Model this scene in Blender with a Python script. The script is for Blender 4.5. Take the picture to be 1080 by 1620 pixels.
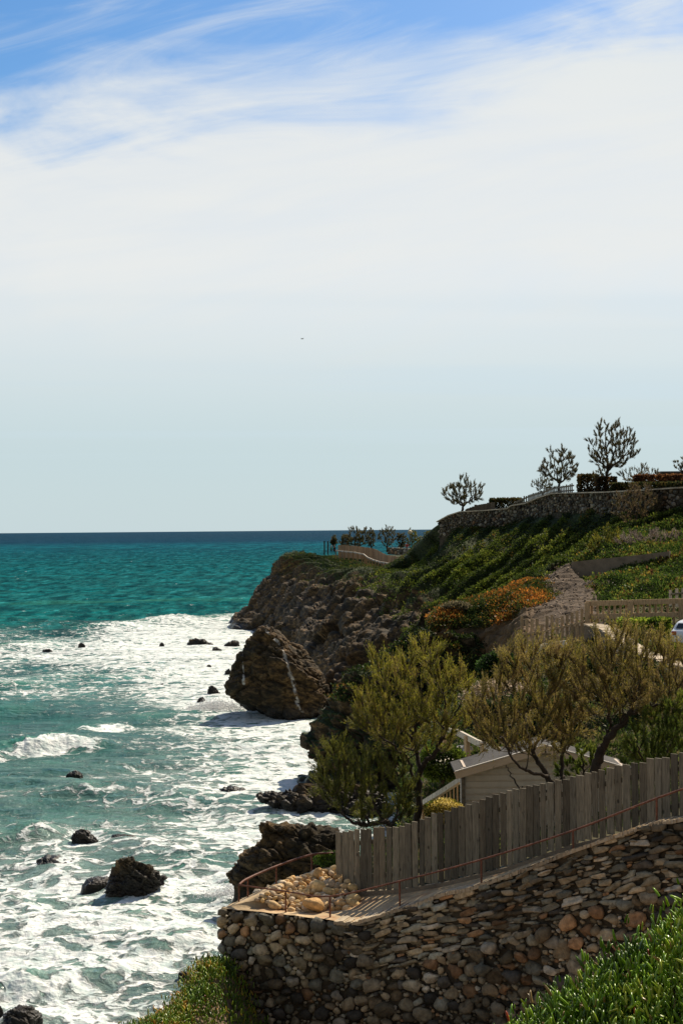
import bpy, bmesh, math, random
import numpy as np
from mathutils import Vector, Matrix
R_ = math.radians
for o in list(bpy.data.objects): bpy.data.objects.remove(o)
C = bpy.context.scene.collection
SC = bpy.context.scene
rng = np.random.default_rng(7)
random.seed(7)

# ---------------------------------------------------------------- camera
H = 15.0; F = 2250.0
PITCH = math.atan(28.3/F); ROLL = 0.0087
CAM = np.array([0, 0, H])
fw = np.array([0, math.cos(PITCH), math.sin(PITCH)])
r0 = np.array([1.0, 0, 0]); u0 = np.array([0, -math.sin(PITCH), math.cos(PITCH)])
RT = r0*math.cos(ROLL) - u0*math.sin(ROLL)
UP = u0*math.cos(ROLL) + r0*math.sin(ROLL)
cd = bpy.data.cameras.new('camera'); cam = bpy.data.objects.new('camera', cd); C.objects.link(cam)
cd.sensor_fit = 'VERTICAL'; cd.sensor_height = 36; cd.lens = 50; cd.clip_start = 0.5; cd.clip_end = 60000
cam.matrix_world = Matrix(((RT[0], UP[0], -fw[0], 0), (RT[1], UP[1], -fw[1], 0), (RT[2], UP[2], -fw[2], H), (0, 0, 0, 1)))
SC.camera = cam

# ---------------------------------------------------------------- sun and sky
SUN_AZ = R_(33); SUN_EL = R_(45)
sdir = Vector((math.sin(SUN_AZ)*math.cos(SUN_EL), math.cos(SUN_AZ)*math.cos(SUN_EL), math.sin(SUN_EL)))
sl = bpy.data.lights.new('sun', 'SUN'); sl.energy = 5.0; sl.angle = R_(0.5); sl.color = (1, 0.88, 0.70)
so = bpy.data.objects.new('sun', sl); C.objects.link(so)
so.rotation_euler = (-sdir).to_track_quat('-Z', 'Y').to_euler()
SC.view_settings.view_transform = 'Standard'; SC.view_settings.look = 'None'
SC.view_settings.exposure = 0.30; SC.view_settings.gamma = 1.0

class NT:
    def __init__(s, tree): s.t = tree; s.n = tree.nodes; s.l = tree.links
    def node(s, typ, inputs=None, **props):
        n = s.n.new(typ)
        for k, v in props.items(): setattr(n, k, v)
        for k, v in (inputs or {}).items(): s.set(n.inputs[k], v)
        return n
    def set(s, sock, v):
        if isinstance(v, bpy.types.NodeSocket): s.l.new(v, sock)
        elif isinstance(v, bpy.types.Node): s.l.new(v.outputs[0], sock)
        else: sock.default_value = v
    def math(s, op, a, b=0.0, c=0.0, clamp=False):
        n = s.node('ShaderNodeMath', operation=op, use_clamp=clamp)
        s.set(n.inputs[0], a); s.set(n.inputs[1], b); s.set(n.inputs[2], c); return n.outputs[0]
    def mix(s, f, a, b):
        n = s.node('ShaderNodeMix', data_type='RGBA')
        s.set(n.inputs[0], f); s.set(n.inputs[6], a if not isinstance(a, tuple) else (*a, 1)[:4]); s.set(n.inputs[7], b if not isinstance(b, tuple) else (*b, 1)[:4])
        return n.outputs[2]
    def ramp(s, f, stops, interp='LINEAR'):
        n = s.node('ShaderNodeValToRGB'); s.set(n.inputs[0], f)
        cr = n.color_ramp; cr.interpolation = interp
        while len(cr.elements) < len(stops): cr.elements.new(0.5)
        for e, (p, c) in zip(cr.elements, stops):
            e.position = p; e.color = (*c, 1) if isinstance(c, tuple) else (c, c, c, 1)
        return n.outputs[0]
    def mr(s, v, a, b, c=0.0, d=1.0, smooth=True):
        n = s.node('ShaderNodeMapRange', interpolation_type='SMOOTHSTEP' if smooth else 'LINEAR')
        for i, x in enumerate((v, a, b, c, d)): s.set(n.inputs[i], x)
        return n.outputs[0]
    def noise(s, vec, scale, detail=4, rough=0.55, dist=0.0):
        n = s.node('ShaderNodeTexNoise'); s.set(n.inputs['Vector'], vec)
        n.inputs['Scale'].default_value = scale; n.inputs['Detail'].default_value = detail
        n.inputs['Roughness'].default_value = rough; n.inputs['Distortion'].default_value = dist
        return n.outputs['Fac']
    def mapping(s, vec, scale=(1, 1, 1), rot=(0, 0, 0), loc=(0, 0, 0)):
        n = s.node('ShaderNodeMapping'); s.set(n.inputs[0], vec)
        n.inputs['Scale'].default_value = scale; n.inputs['Rotation'].default_value = rot; n.inputs['Location'].default_value = loc
        return n.outputs[0]

W = bpy.data.worlds.new('World'); SC.world = W; W.use_nodes = True
W.node_tree.nodes.clear(); w = NT(W.node_tree)
sky = w.node('ShaderNodeTexSky', sky_type='NISHITA', sun_disc=False, sun_elevation=SUN_EL, sun_rotation=SUN_AZ,
             altitude=10, air_density=1.0, dust_density=0.6, ozone_density=2.0)
tc = w.node('ShaderNodeTexCoord').outputs['Generated']
sx = w.node('ShaderNodeSeparateXYZ', {0: tc})
zc = w.math('MAXIMUM', sx.outputs[2], 0.02)
# cirrus sheet: direction projected on a high flat layer
px_ = w.math('DIVIDE', sx.outputs[0], zc); py_ = w.math('DIVIDE', sx.outputs[1], zc)
lay = w.node('ShaderNodeCombineXYZ', {0: px_, 1: py_}).outputs[0]
m1 = w.mapping(w.node('ShaderNodeCombineXYZ', {0: w.math('DIVIDE', sx.outputs[0], w.math('MAXIMUM', sx.outputs[1], 0.05)), 1: w.math('DIVIDE', sx.outputs[2], w.math('MAXIMUM', sx.outputs[1], 0.05))}).outputs[0], (4, 11, 1), (0, 0, R_(-8)))
n1 = w.noise(m1, 1.0, 6, 0.55, 0.8)
yp = w.math('MAXIMUM', sx.outputs[1], 0.05)
ang_ = w.node('ShaderNodeCombineXYZ', {0: w.math('DIVIDE', sx.outputs[0], yp), 1: w.math('DIVIDE', sx.outputs[2], yp)}).outputs[0]
rot_ = w.mapping(ang_, (1, 1, 1), (0, 0, R_(-11)))
m2 = w.mapping(rot_, (3.2, 20, 1), (0, 0, 0), (3, 1, 0))
n2 = w.noise(m2, 1.0, 9, 0.60, 1.3)
m3 = w.mapping(lay, (0.09, 0.30, 1), (0, 0, R_(3)), (0.7, 4.4, 0))
n3 = w.noise(m3, 1.0, 3, 0.45, 0.4)
# the sheet ends near the zenith side; its edge runs slanting over the sea
edge = w.math('ADD', sx.outputs[2], w.math('MULTIPLY', sx.outputs[0], -0.09))
edge = w.math('ADD', edge, w.math('MULTIPLY', w.math('SUBTRACT', n1, 0.5), -0.13))
edge = w.math('ADD', edge, w.math('MULTIPLY', w.math('SUBTRACT', n2, 0.5), -0.12))
cover = w.mr(edge, 0.262, 0.35, 1.0, 0.0)
thin = w.mr(w.math('ADD', w.math('MULTIPLY', n1, 0.5), w.math('MULTIPLY', n2, 0.5)), 0.3, 0.7, 0.86, 1.0)
lowf = w.mr(sx.outputs[2], 0.05, 0.17)
thin = w.math('ADD', w.math('MULTIPLY', thin, lowf), w.math('MULTIPLY', w.math('SUBTRACT', 1.0, lowf), 0.95))
streak = w.math('MULTIPLY', w.mr(n2, 0.42, 0.8, 0.0, 0.55), lowf)
cover = w.math('MAXIMUM', w.math('MULTIPLY', cover, thin), streak)
back = w.mr(sx.outputs[1], -0.1, 0.5, 0.0, 1.0)
cover = w.math('MULTIPLY', cover, back, clamp=True)
bright = w.mr(sx.outputs[2], 0.04, 0.19, 0.0, 1.0)
ccol = w.mix(bright, (4.55, 5.55, 5.85), (6.7, 6.85, 6.75))
ccol = w.mix(w.math('MULTIPLY', w.mr(n3, 0.40, 0.56, 0.50, 0.0), w.mr(sx.outputs[2], 0.03, 0.1)), ccol, (4.9, 5.9, 6.5))
hs = w.node('ShaderNodeHueSaturation', {'Saturation': 1.36, 'Value': 0.98, 'Color': sky.outputs[0]})
# added behind the camera: unseen dim grey cloud, tones down and neutralises the fill light
back_fill = w.mix(w.mr(sx.outputs[1], -0.2, 0.35, 0.72, 0.0), hs.outputs[0], (2.1, 2.0, 1.8))
fin = w.mix(cover, back_fill, ccol)
bg = w.node('ShaderNodeBackground', {0: fin, 1: 0.10})
w.node('ShaderNodeOutputWorld', {0: bg.outputs[0]})

# ---------------------------------------------------------------- projection helpers
def at(u, v, Y):
    d = fw + RT*((u-540)/F) + UP*((810-v)/F)
    return CAM + d*(Y/d[1])
def wl(u, v, z=0.0):
    d = fw + RT*((u-540)/F) + UP*((810-v)/F)
    return CAM + d*((z-H)/d[2])
def proj(P):
    q = P-CAM; dz = q@fw
    return 540+F*(q@RT)/dz, 810-F*(q@UP)/dz

# ---------------------------------------------------------------- numpy noise
def _hash(ix, iy, iz, seed):
    n = (ix.astype(np.int64)*374761393 + iy.astype(np.int64)*668265263 + iz.astype(np.int64)*1274126177 + seed*974711) & 0xffffffff
    n = ((n ^ (n >> 13))*1274126177) & 0xffffffff
    n = ((n ^ (n >> 16))*2246822519) & 0xffffffff
    return ((n ^ (n >> 15)) & 0xffffff)/float(0xffffff)
def vnoise(p, seed=0):
    i = np.floor(p).astype(np.int64); f = p-i; f = f*f*f*(f*(f*6-15)+10)
    r = 0
    for dx in (0, 1):
        wx = f[:, 0] if dx else 1-f[:, 0]
        for dy in (0, 1):
            wy = f[:, 1] if dy else 1-f[:, 1]
            for dz in (0, 1):
                wz = f[:, 2] if dz else 1-f[:, 2]
                r = r + _hash(i[:, 0]+dx, i[:, 1]+dy, i[:, 2]+dz, seed)*wx*wy*wz
    return r*2-1
def fbm(p, octv=4, gain=0.5, ridged=False, seed=0):
    a = 1.0; s = 0; t = 0
    for k in range(octv):
        n = vnoise(p*(2.03**k)+k*17.3, seed+k)
        if ridged: n = 1-2*np.abs(n)
        s = s+a*n; t += a; a *= gain
    return s/t
def cells(p, seed=0):
    """cellular noise: F1, F2-F1 and the id of the nearest cell"""
    i = np.floor(p).astype(np.int64); n = len(p)
    f1 = np.full(n, 9.0); f2 = np.full(n, 9.0); idv = np.zeros(n)
    for dx in (-1, 0, 1):
        for dy in (-1, 0, 1):
            for dz in (-1, 0, 1):
                a, b, c = i[:, 0]+dx, i[:, 1]+dy, i[:, 2]+dz
                q = np.stack([a+_hash(a, b, c, seed), b+_hash(a, b, c, seed+1), c+_hash(a, b, c, seed+2)], 1)
                d = np.linalg.norm(q-p, axis=1)
                near = d < f1
                f2 = np.where(near, f1, np.minimum(f2, d)); idv = np.where(near, _hash(a, b, c, seed+3), idv); f1 = np.where(near, d, f1)
    return f1, f2-f1, idv

# ---------------------------------------------------------------- mesh helpers
def mesh_np(name, V, faces, mat, parent=None, col=None, smooth=True, attrs=None):
    V = np.asarray(V, dtype=np.float32); faces = np.asarray(faces, dtype=np.int32)
    me = bpy.data.meshes.new(name); k = faces.shape[1]; nf = len(faces)
    me.vertices.add(len(V)); me.vertices.foreach_set('co', V.ravel())
    me.loops.add(nf*k); me.loops.foreach_set('vertex_index', faces.ravel())
    me.polygons.add(nf); me.polygons.foreach_set('loop_start', np.arange(nf, dtype=np.int32)*k)
    me.update(calc_edges=True)
    me.polygons.foreach_set('use_smooth', np.full(nf, smooth))
    if col is not None:
        a = me.color_attributes.new('Col', 'FLOAT_COLOR', 'POINT')
        cc = np.ones((len(V), 4), dtype=np.float32); cc[:, :3] = col; a.data.foreach_set('color', cc.ravel())
    for nm, vals in (attrs or {}).items():
        a = me.attributes.new(nm, 'FLOAT', 'POINT'); a.data.foreach_set('value', np.asarray(vals, dtype=np.float32))
    me.update()
    o = bpy.data.objects.new(name, me); C.objects.link(o); me.materials.append(mat)
    if parent is not None: o.parent = parent
    return o
def thing(name, label, cat, loc=(0, 0, 0), group=None):
    o = bpy.data.objects.new(name, None); C.objects.link(o)
    o.location = tuple(float(a) for a in loc); o.empty_display_size = 0.3
    return tag(o, label, cat, group)
def tag(o, label=None, cat=None, group=None, kind=None):
    if label: o['label'] = label
    if cat: o['category'] = cat
    if group: o['group'] = group
    if kind: o['kind'] = kind
    return o
def place(t, *objs):
    """parts are built in world coordinates: keep them there under the thing's base"""
    for o in objs:
        o.data.transform(Matrix.Translation(-Vector(t.location))); o.parent = t
    return t

class MB:
    """collects boxes, bars, tubes as quads"""
    def __init__(s): s.V = []; s.Q = []; s.n = 0; s.C = []
    def add(s, V, Q, col=None):
        V = np.asarray(V, float); s.V.append(V); s.Q.append(np.asarray(Q)+s.n); s.n += len(V)
        s.C.append(np.tile(col if col is not None else (1, 1, 1), (len(V), 1)) if np.ndim(col) < 2 else col)
    def box8(s, P, col=None):
        s.add(P, [(0, 3, 2, 1), (4, 5, 6, 7), (0, 1, 5, 4), (1, 2, 6, 5), (2, 3, 7, 6), (3, 0, 4, 7)], col)
    def box(s, c, sx, sy, sz, ang=0, col=None, base=False):
        c = np.asarray(c, float); ca, sa = math.cos(ang), math.sin(ang)
        P = []
        for z in ((0, sz) if base else (-sz/2, sz/2)):
            for a, b in ((-1, -1), (1, -1), (1, 1), (-1, 1)):
                x, y = a*sx/2, b*sy/2
                P.append(c+[x*ca-y*sa, x*sa+y*ca, z])
        s.box8(P, col)
    def bar(s, a, b, wd, ht, col=None):
        a = np.asarray(a, float); b = np.asarray(b, float); d = b-a; d /= np.linalg.norm(d)
        up = np.array([0, 0, 1.0])
        if abs(d[2]) > 0.95: up = np.array([0, 1.0, 0])
        r = np.cross(d, up); r /= np.linalg.norm(r); q = np.cross(r, d)
        P = [p+r*i*wd/2+q*j*ht/2 for p in (a, b) for i, j in ((-1, -1), (1, -1), (1, 1), (-1, 1))]
        s.box8(P, col)
    def tube(s, pts, rad, k=6, col=None, cap=True):
        pts = np.asarray(pts, float); n = len(pts)
        rad = np.broadcast_to(np.asarray(rad, float), (n,))
        T = np.gradient(pts, axis=0); T /= np.linalg.norm(T, axis=1)[:, None]+1e-9
        ref = np.array([0.3, 0.2, 1.0]) if abs(T[0][2]) < 0.9 else np.array([1.0, 0.2, 0])
        A = np.cross(T, ref); A /= np.linalg.norm(A, axis=1)[:, None]+1e-9; B = np.cross(T, A)
        th = np.linspace(0, 2*np.pi, k, endpoint=False)
        V = (pts[:, None]+rad[:, None, None]*(np.cos(th)[None, :, None]*A[:, None]+np.sin(th)[None, :, None]*B[:, None])).reshape(-1, 3)
        i = np.arange(n-1)[:, None]*k; j = np.arange(k)[None]; j2 = (j+1) % k
        Q = np.stack([i+j, i+j2, i+k+j2, i+k+j], -1).reshape(-1, 4)
        if cap and k == 6:
            e = (n-1)*k; Q = np.vstack([Q, [[0, 3, 2, 1], [0, 5, 4, 3], [e, e+1, e+2, e+3], [e, e+3, e+4, e+5]]])
        s.add(V, Q, col)
    def build(s, name, mat, parent=None, smooth=False):
        o = mesh_np(name, np.vstack(s.V), np.vstack(s.Q), mat, None, np.vstack(s.C), smooth)
        if parent is not None: place(parent, o)
        return o
def ico(sub):
    bm = bmesh.new(); bmesh.ops.create_icosphere(bm, subdivisions=sub, radius=1)
    V = np.array([v.co[:] for v in bm.verts]); Fc = np.array([[v.index for v in f.verts] for f in bm.faces]); bm.free()
    return V, Fc
ICO1, ICO2, ICO3, ICO5 = ico(1), ico(2), ico(3), ico(5)
def grid_faces(nr, nc):
    a = np.arange(nr*nc).reshape(nr, nc)
    return np.stack([a[:-1, :-1], a[:-1, 1:], a[1:, 1:], a[1:, :-1]], -1).reshape(-1, 4)
def vnormals(V, Fc):
    fn = np.cross(V[Fc[:, 2]]-V[Fc[:, 0]], V[Fc[:, 3 if Fc.shape[1] == 4 else 1]]-V[Fc[:, 1 if Fc.shape[1] == 4 else 0]])
    if Fc.shape[1] == 3: fn = np.cross(V[Fc[:, 1]]-V[Fc[:, 0]], V[Fc[:, 2]]-V[Fc[:, 0]])
    N = np.zeros_like(V)
    for k in range(Fc.shape[1]): np.add.at(N, Fc[:, k], fn)
    return N/(np.linalg.norm(N, axis=1)[:, None]+1e-9)
def catmull(P, n):
    """P (k,...) to n samples per gap along axis 0"""
    k = len(P); E = np.concatenate([[2*P[0]-P[1]], P, [2*P[-1]-P[-2]]])
    out = []
    for i in range(k-1):
        t = np.linspace(0, 1, n, endpoint=False).reshape((-1,)+(1,)*(P.ndim-1))
        a, b, c, d = E[i], E[i+1], E[i+2], E[i+3]
        out.append(0.5*((2*b)+(c-a)*t+(2*a-5*b+4*c-d)*t*t+(3*b-a-3*c+d)*t**3))
    out.append(P[-1][None]); return np.concatenate(out)
def lerpgrid(T, nr, nc):
    T = np.asarray(T, float); r, c = T.shape
    R = np.linspace(0, r-1, nr); Cc = np.linspace(0, c-1, nc)
    A = np.array([np.interp(Cc, np.arange(c), row) for row in T])
    return np.array([np.interp(R, np.arange(r), A[:, j]) for j in range(nc)]).T

# ---------------------------------------------------------------- materials
def mat(name):
    m = bpy.data.materials.new(name); m.use_nodes = True; m.node_tree.nodes.clear(); return m, NT(m.node_tree)
def finish(n, bsdf): n.node('ShaderNodeOutputMaterial', {0: bsdf})
def principled(n, col, rough=0.8, bump=None, bstr=0.5, bdist=0.05, spec=0.3, metal=0.0):
    p = n.node('ShaderNodeBsdfPrincipled'); n.set(p.inputs['Base Color'], col if not isinstance(col, tuple) else (*col, 1)[:4])
    n.set(p.inputs['Roughness'], rough); n.set(p.inputs['Specular IOR Level'], spec); p.inputs['Metallic'].default_value = metal
    if bump is not None:
        b = n.node('ShaderNodeBump', {'Height': bump, 'Strength': bstr, 'Distance': bdist}); n.l.new(b.outputs[0], p.inputs['Normal'])
    return p.outputs[0]
def pos(n): return n.node('ShaderNodeNewGeometry').outputs['Position']
def attr(n, name, vec=False): return n.node('ShaderNodeAttribute', attribute_name=name).outputs['Color' if vec else 'Fac']

def rock_colour(n, p, k=1.0):
    a = n.noise(p, 0.35*k, 6, 0.6, 0.6); b = n.noise(n.mapping(p, (1, 1, 2.2), (0.5, 0.3, 0)), 1.6*k, 8, 0.65, 0.5)
    c = n.ramp(b, [(0.25, (0.014, 0.011, 0.008)), (0.44, (0.045, 0.028, 0.011)), (0.58, (0.125, 0.075, 0.028)), (0.8, (0.30, 0.20, 0.09))])
    d = n.ramp(b, [(0.25, (0.010, 0.010, 0.008)), (0.5, (0.034, 0.025, 0.012)), (0.8, (0.15, 0.105, 0.052))])
    return n.mix(n.mr(a, 0.42, 0.6), c, d), b
def make_rock(name, wet=0.7):
    m, n = mat(name); p = pos(n)
    c, b = rock_colour(n, p)
    z = n.node('ShaderNodeSeparateXYZ', {0: p}).outputs[2]
    w_ = n.mr(n.math('ADD', z, n.math('MULTIPLY', n.math('SUBTRACT', n.noise(p, 0.8, 4), 0.5), 1.8)), 0.3, 1.5, 1.0, 0.0)
    c = n.mix(n.math('MULTIPLY', w_, wet), c, (0.012, 0.012, 0.011))
    v = attr(n, 'vein'); c = n.mix(n.math('MULTIPLY', v, n.mr(n.noise(p, 3, 4), 0.35, 0.55)), c, (0.55, 0.52, 0.46))
    veg = attr(n, 'veg'); gn = n.noise(p, 1.1, 6, 0.65); g2 = n.noise(p, 5.0, 3, 0.6)
    g = n.ramp(gn, [(0.3, (0.012, 0.016, 0.006)), (0.5, (0.022, 0.034, 0.009)), (0.7, (0.055, 0.07, 0.018))])
    g = n.mix(n.mr(g2, 0.5, 0.75), g, (0.07, 0.10, 0.02))
    vf = n.mr(n.math('ADD', veg, n.math('MULTIPLY', n.math('SUBTRACT', gn, 0.5), 1.1)), 0.42, 0.58)
    c = n.mix(vf, c, g)
    h = n.math('ADD', n.math('MULTIPLY', b, 0.5), n.math('MULTIPLY', n.noise(p, 9, 4, 0.6), 0.10))
    rough = n.mr(w_, 0, 1, 0.9, 0.35)
    finish(n, principled(n, c, rough, h, 0.9, 0.35, 0.3)); return m
M = {}
M['rock'] = make_rock('cliff_rock'); M['boulder'] = make_rock('wet_boulder_rock', 0.85)

def make_vcol(name, rough=0.6, trans=0.0, bumpscale=None, bstr=0.4, bdist=0.02, var=0.0, spec=0.3, vscale=4):
    m, n = mat(name); c = attr(n, 'Col', True); p = pos(n)
    if var: 
        f = n.mr(n.noise(p, vscale, 6, 0.65), 0.25, 0.75, 1-var, 1+var, False)
        c = n.node('ShaderNodeVectorMath', {0: c, 3: f}, operation='SCALE').outputs[0]
    h = n.noise(p, bumpscale, 6, 0.65) if bumpscale else None
    s = principled(n, c, rough, h, bstr, bdist, spec)
    if trans:
        t = n.node('ShaderNodeBsdfTranslucent', {0: c}); mx = n.node('ShaderNodeMixShader', {0: trans}); n.l.new(s, mx.inputs[1]); n.l.new(t.outputs[0], mx.inputs[2]); s = mx.outputs[0]
    finish(n, s); return m
M['leaf'] = make_vcol('leaf', 0.55, 0.5); M['succulent'] = make_vcol('succulent_leaf', 0.32, 0.3, spec=0.5)
M['foamdrop'] = make_vcol('foam_drops', .5, .4)
M['bark'] = make_vcol('bark', 0.9, 0, 14, 0.8, 0.03, 0.5, 0.2)
M['stone'] = make_vcol('wall_stone', 0.85, 0, 11, 0.7, 0.05, 0.6, 0.25, 9)
M['paint'] = make_vcol('painted_surface', 0.6, 0, 20, 0.15, 0.01, 0.12)
M['skin'] = make_vcol('cloth_and_skin', 0.8)
M['carpaint'] = make_vcol('car_paint', 0.25, spec=0.6)
def make_wood(name, tint, lit=1.0):
    m, n = mat(name); c = attr(n, 'Col', True); p = pos(n)
    g = n.noise(n.mapping(p, (9, 9, 0.8)), 3.5, 6, 0.62, 0.7)
    g2 = n.noise(n.mapping(p, (3, 3, 1.2)), 1.5, 4, 0.6, 1.5)
    col = n.ramp(g, [(0.25, tuple(x*0.35 for x in tint)), (0.5, tint), (0.8, tuple(min(1, x*1.6) for x in tint))])
    col = n.mix(n.mr(g2, 0.6, 0.75, 0, 0.6), col, tuple(x*0.35 for x in tint))
    vo = n.node('ShaderNodeTexVoronoi', {'Vector': n.mapping(p, (3.2, 3.2, 2.2)), 'Scale': 1.0})
    col = n.mix(n.mr(vo.outputs[0], 0.05, 0.13, 0.85, 0.0), col, tuple(x*0.2 for x in tint))
    col = n.node('ShaderNodeVectorMath', {0: col, 1: c}, operation='MULTIPLY').outputs[0]
    finish(n, principled(n, col, 0.85, g, 0.6, 0.01, 0.2)); return m
M['greywood'] = make_wood('weathered_grey_wood', (0.175, 0.158, 0.118)); M['wood'] = make_wood('brown_timber', (0.50, 0.35, 0.20))
M['palewood'] = make_wood('bleached_timber', (0.62, 0.55, 0.44))
def make_conc(name, tint, rust=0.0, sc=1.0):
    m, n = mat(name); p = pos(n); a = n.noise(p, 1.2*sc, 6, 0.6); b = n.noise(p, 14*sc, 6, 0.65)
    col = n.ramp(a, [(0.3, tuple(x*0.5 for x in tint)), (0.5, tint), (0.75, tuple(min(1, x*1.3) for x in tint))])
    col = n.mix(n.mr(b, 0.5, 0.75, 0, 0.5), col, tuple(x*0.5 for x in tint))
    if rust: col = n.mix(n.mr(n.noise(p, 1.8, 4), 0.5, 0.7, 0, rust), col, (0.30, 0.10, 0.03))
    finish(n, principled(n, col, 0.9, n.math('ADD', b, a), 0.6, 0.03, 0.2)); return m
M['concrete'] = make_conc('concrete', (0.50, 0.37, 0.22), 0.5); M['roofing'] = make_conc('grey_roofing', (0.075, 0.07, 0.065)); M['mortar'] = make_conc('dark_mortar', (0.075, 0.06, 0.04), 0, 2.5)
M['coping'] = make_conc('pale_coping', (0.50, 0.41, 0.29)); M['dirt'] = make_conc('bare_earth', (0.24, 0.17, 0.11)); M['greyconc'] = make_conc('grey_concrete', (0.22, 0.18, 0.13))
m, n = mat('rusty_metal'); p = pos(n); a = n.noise(p, 9, 6, 0.7)
finish(n, principled(n, n.ramp(a, [(0.3, (0.05, 0.02, 0.012)), (0.55, (0.20, 0.075, 0.04)), (0.8, (0.38, 0.20, 0.13))]), 0.65, a, 0.4, 0.01, 0.4)); M['rust'] = m
m, n = mat('window_glass'); finish(n, principled(n, (0.015, 0.02, 0.025), 0.05, spec=0.8)); M['glass'] = m

# ---------------------------------------------------------------- SEA
def wave_height(x, y):
    r = np.hypot(x, y); z = np.zeros_like(x)
    P = np.stack([x, y, x*0], 1)
    wx = x+6*vnoise(P*0.03, 11); wy = y+6*vnoise(P*0.03, 12)
    for (lam, ang, am, sd) in ((17, 8, .26, 0), (11, -16, .16, 1), (6.5, 22, .10, 2), (4.1, -30, .06, 3), (2.6, 12, .035, 4)):
        a = R_(ang); k = 2*np.pi/lam; ph = k*((wx*math.sin(a)+wy*math.cos(a)))+sd*2+2.2*vnoise(P/lam*0.45, 20+sd)
        s = (1+np.sin(ph))/2; z += 1.1*am*(2*s**1.7-1)*np.clip((lam*40)/r, 0, 1)*(0.65+0.6*vnoise(P/lam*0.3, 30+sd))
    z += 0.11*fbm(P*np.array([0.7, 1.1, 1]), 4, 0.55, True, 5)*np.clip(150/r, 0, 1)
    return z
BREAK = [(322, 1106, 392, 1124, 1.3, 1.0, 1.2), (360, 1384, 420, 1400, .7, .7, 1.2), (490, 1285, 550, 1290, .5, .7, 1), (-40, 1130, 60, 1128, .4, 1.4, .1), (60, 1262, 200, 1254, .35, .9, .5), (270, 1385, 350, 1370, .3, .7, .8), (-30, 1430, 90, 1425, .3, .7, .8), (120, 1460, 300, 1440, .3, .8, .8),  # crest lines u1,v1,u2,v2 (photo), height, half width, foam
    (-40, 1200, 145, 1174, 1.15, 1.5, 1.3), (118, 1157, 205, 1148, .95, 1.4, 1.1), (140, 997, 330, 985, 2.0, 4.0, 1), (300, 985, 400, 978, 1.0, 4, 1),
    (-30, 1030, 110, 1022, .9, 3.0, .8), (60, 1078, 300, 1062, .6, 2.2, .5), (-30, 1084, 70, 1090, .5, 2.0, .5), (220, 1160, 370, 1152, .45, 1.2, .6),
    (-30, 1342, 110, 1322, .55, .9, .8), (110, 1322, 200, 1318, .35, .8, .8), (-30, 1575, 110, 1555, .45, .9, 1), (100, 1555, 250, 1505, .4, .9, 1), (230, 1508, 350, 1480, .3, .8, .9),
    (200, 1140, 330, 1128, .45, 1.2, .2), (330, 1225, 500, 1205, .3, 1.2, .9), (230, 1270, 330, 1266, .3, .8, .4), (-40, 958, 380, 948, .5, 3.5, .12)]
FOAM = [(60,1000,.3),(200,1000,.85),(300,1000,.95),(370,990,.9),(0,1015,.35),(0,1040,.7),(100,1040,.8),(200,1040,.85),(300,1035,1),(380,1030,1),(30,1062,.2),(130,1065,.4),(230,1060,.65),(320,1070,.95),(40,1090,.6),(120,1090,.45),
 (200,1090,.45),(280,1095,.8),(340,1110,1),(400,1135,.9),(0,1130,.04),(60,1125,.06),(140,1120,.15),(200,1130,.2),(260,1130,.45),(330,1140,.6),(0,1160,.05),(60,1155,.2),(220,1165,.3),(300,1175,.45),(380,1160,.8),(450,1150,.85),(500,1145,.8),
 (0,1215,.05),(90,1215,.12),(180,1205,.25),(260,1200,.35),(350,1200,.55),(450,1190,.75),(40,1250,.2),(130,1245,.3),(240,1240,.4),(350,1240,.75),(440,1225,.95),(490,1235,1),(0,1290,.2),(100,1285,.3),(200,1280,.3),(300,1270,.5),(380,1275,.65),(480,1300,.5),(530,1300,.5),(420,1290,.6),
 (20,1310,.15),(100,1330,.6),(170,1330,.45),(250,1320,.4),(330,1310,.55),(380,1330,.75),(20,1365,.4),(100,1365,.4),(160,1350,.35),(260,1355,.6),(330,1365,.75),(360,1400,.9),(30,1395,.65),(120,1410,.7),(290,1400,.85),(60,1440,.85),(180,1440,.85),(320,1440,.75),(0,1460,.6),
 (60,1485,.65),(180,1480,.8),(300,1480,.8),(20,1530,.7),(80,1530,.9),(170,1520,.95),(260,1500,.9),(330,1510,.7),(20,1570,.95),(70,1570,.95),(150,1550,.8),(230,1550,.45),(300,1545,.45),(30,1600,.3),(120,1600,.45),(200,1590,.5),(260,1580,.45),
 (100,960,0),(200,965,.0),(300,960,.02),(390,955,.02),(0,975,.03),(100,980,.08)]
BOULD_UV = [(212,1395,60),(132,1330,32),(370,1255,35),(440,1110,90),(460,1265,80),(420,1385,70),(500,1130,40),(316,1010,26),(100,1365,40),(340,1090,25),(500,1240,30),(30,1605,30)]
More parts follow.
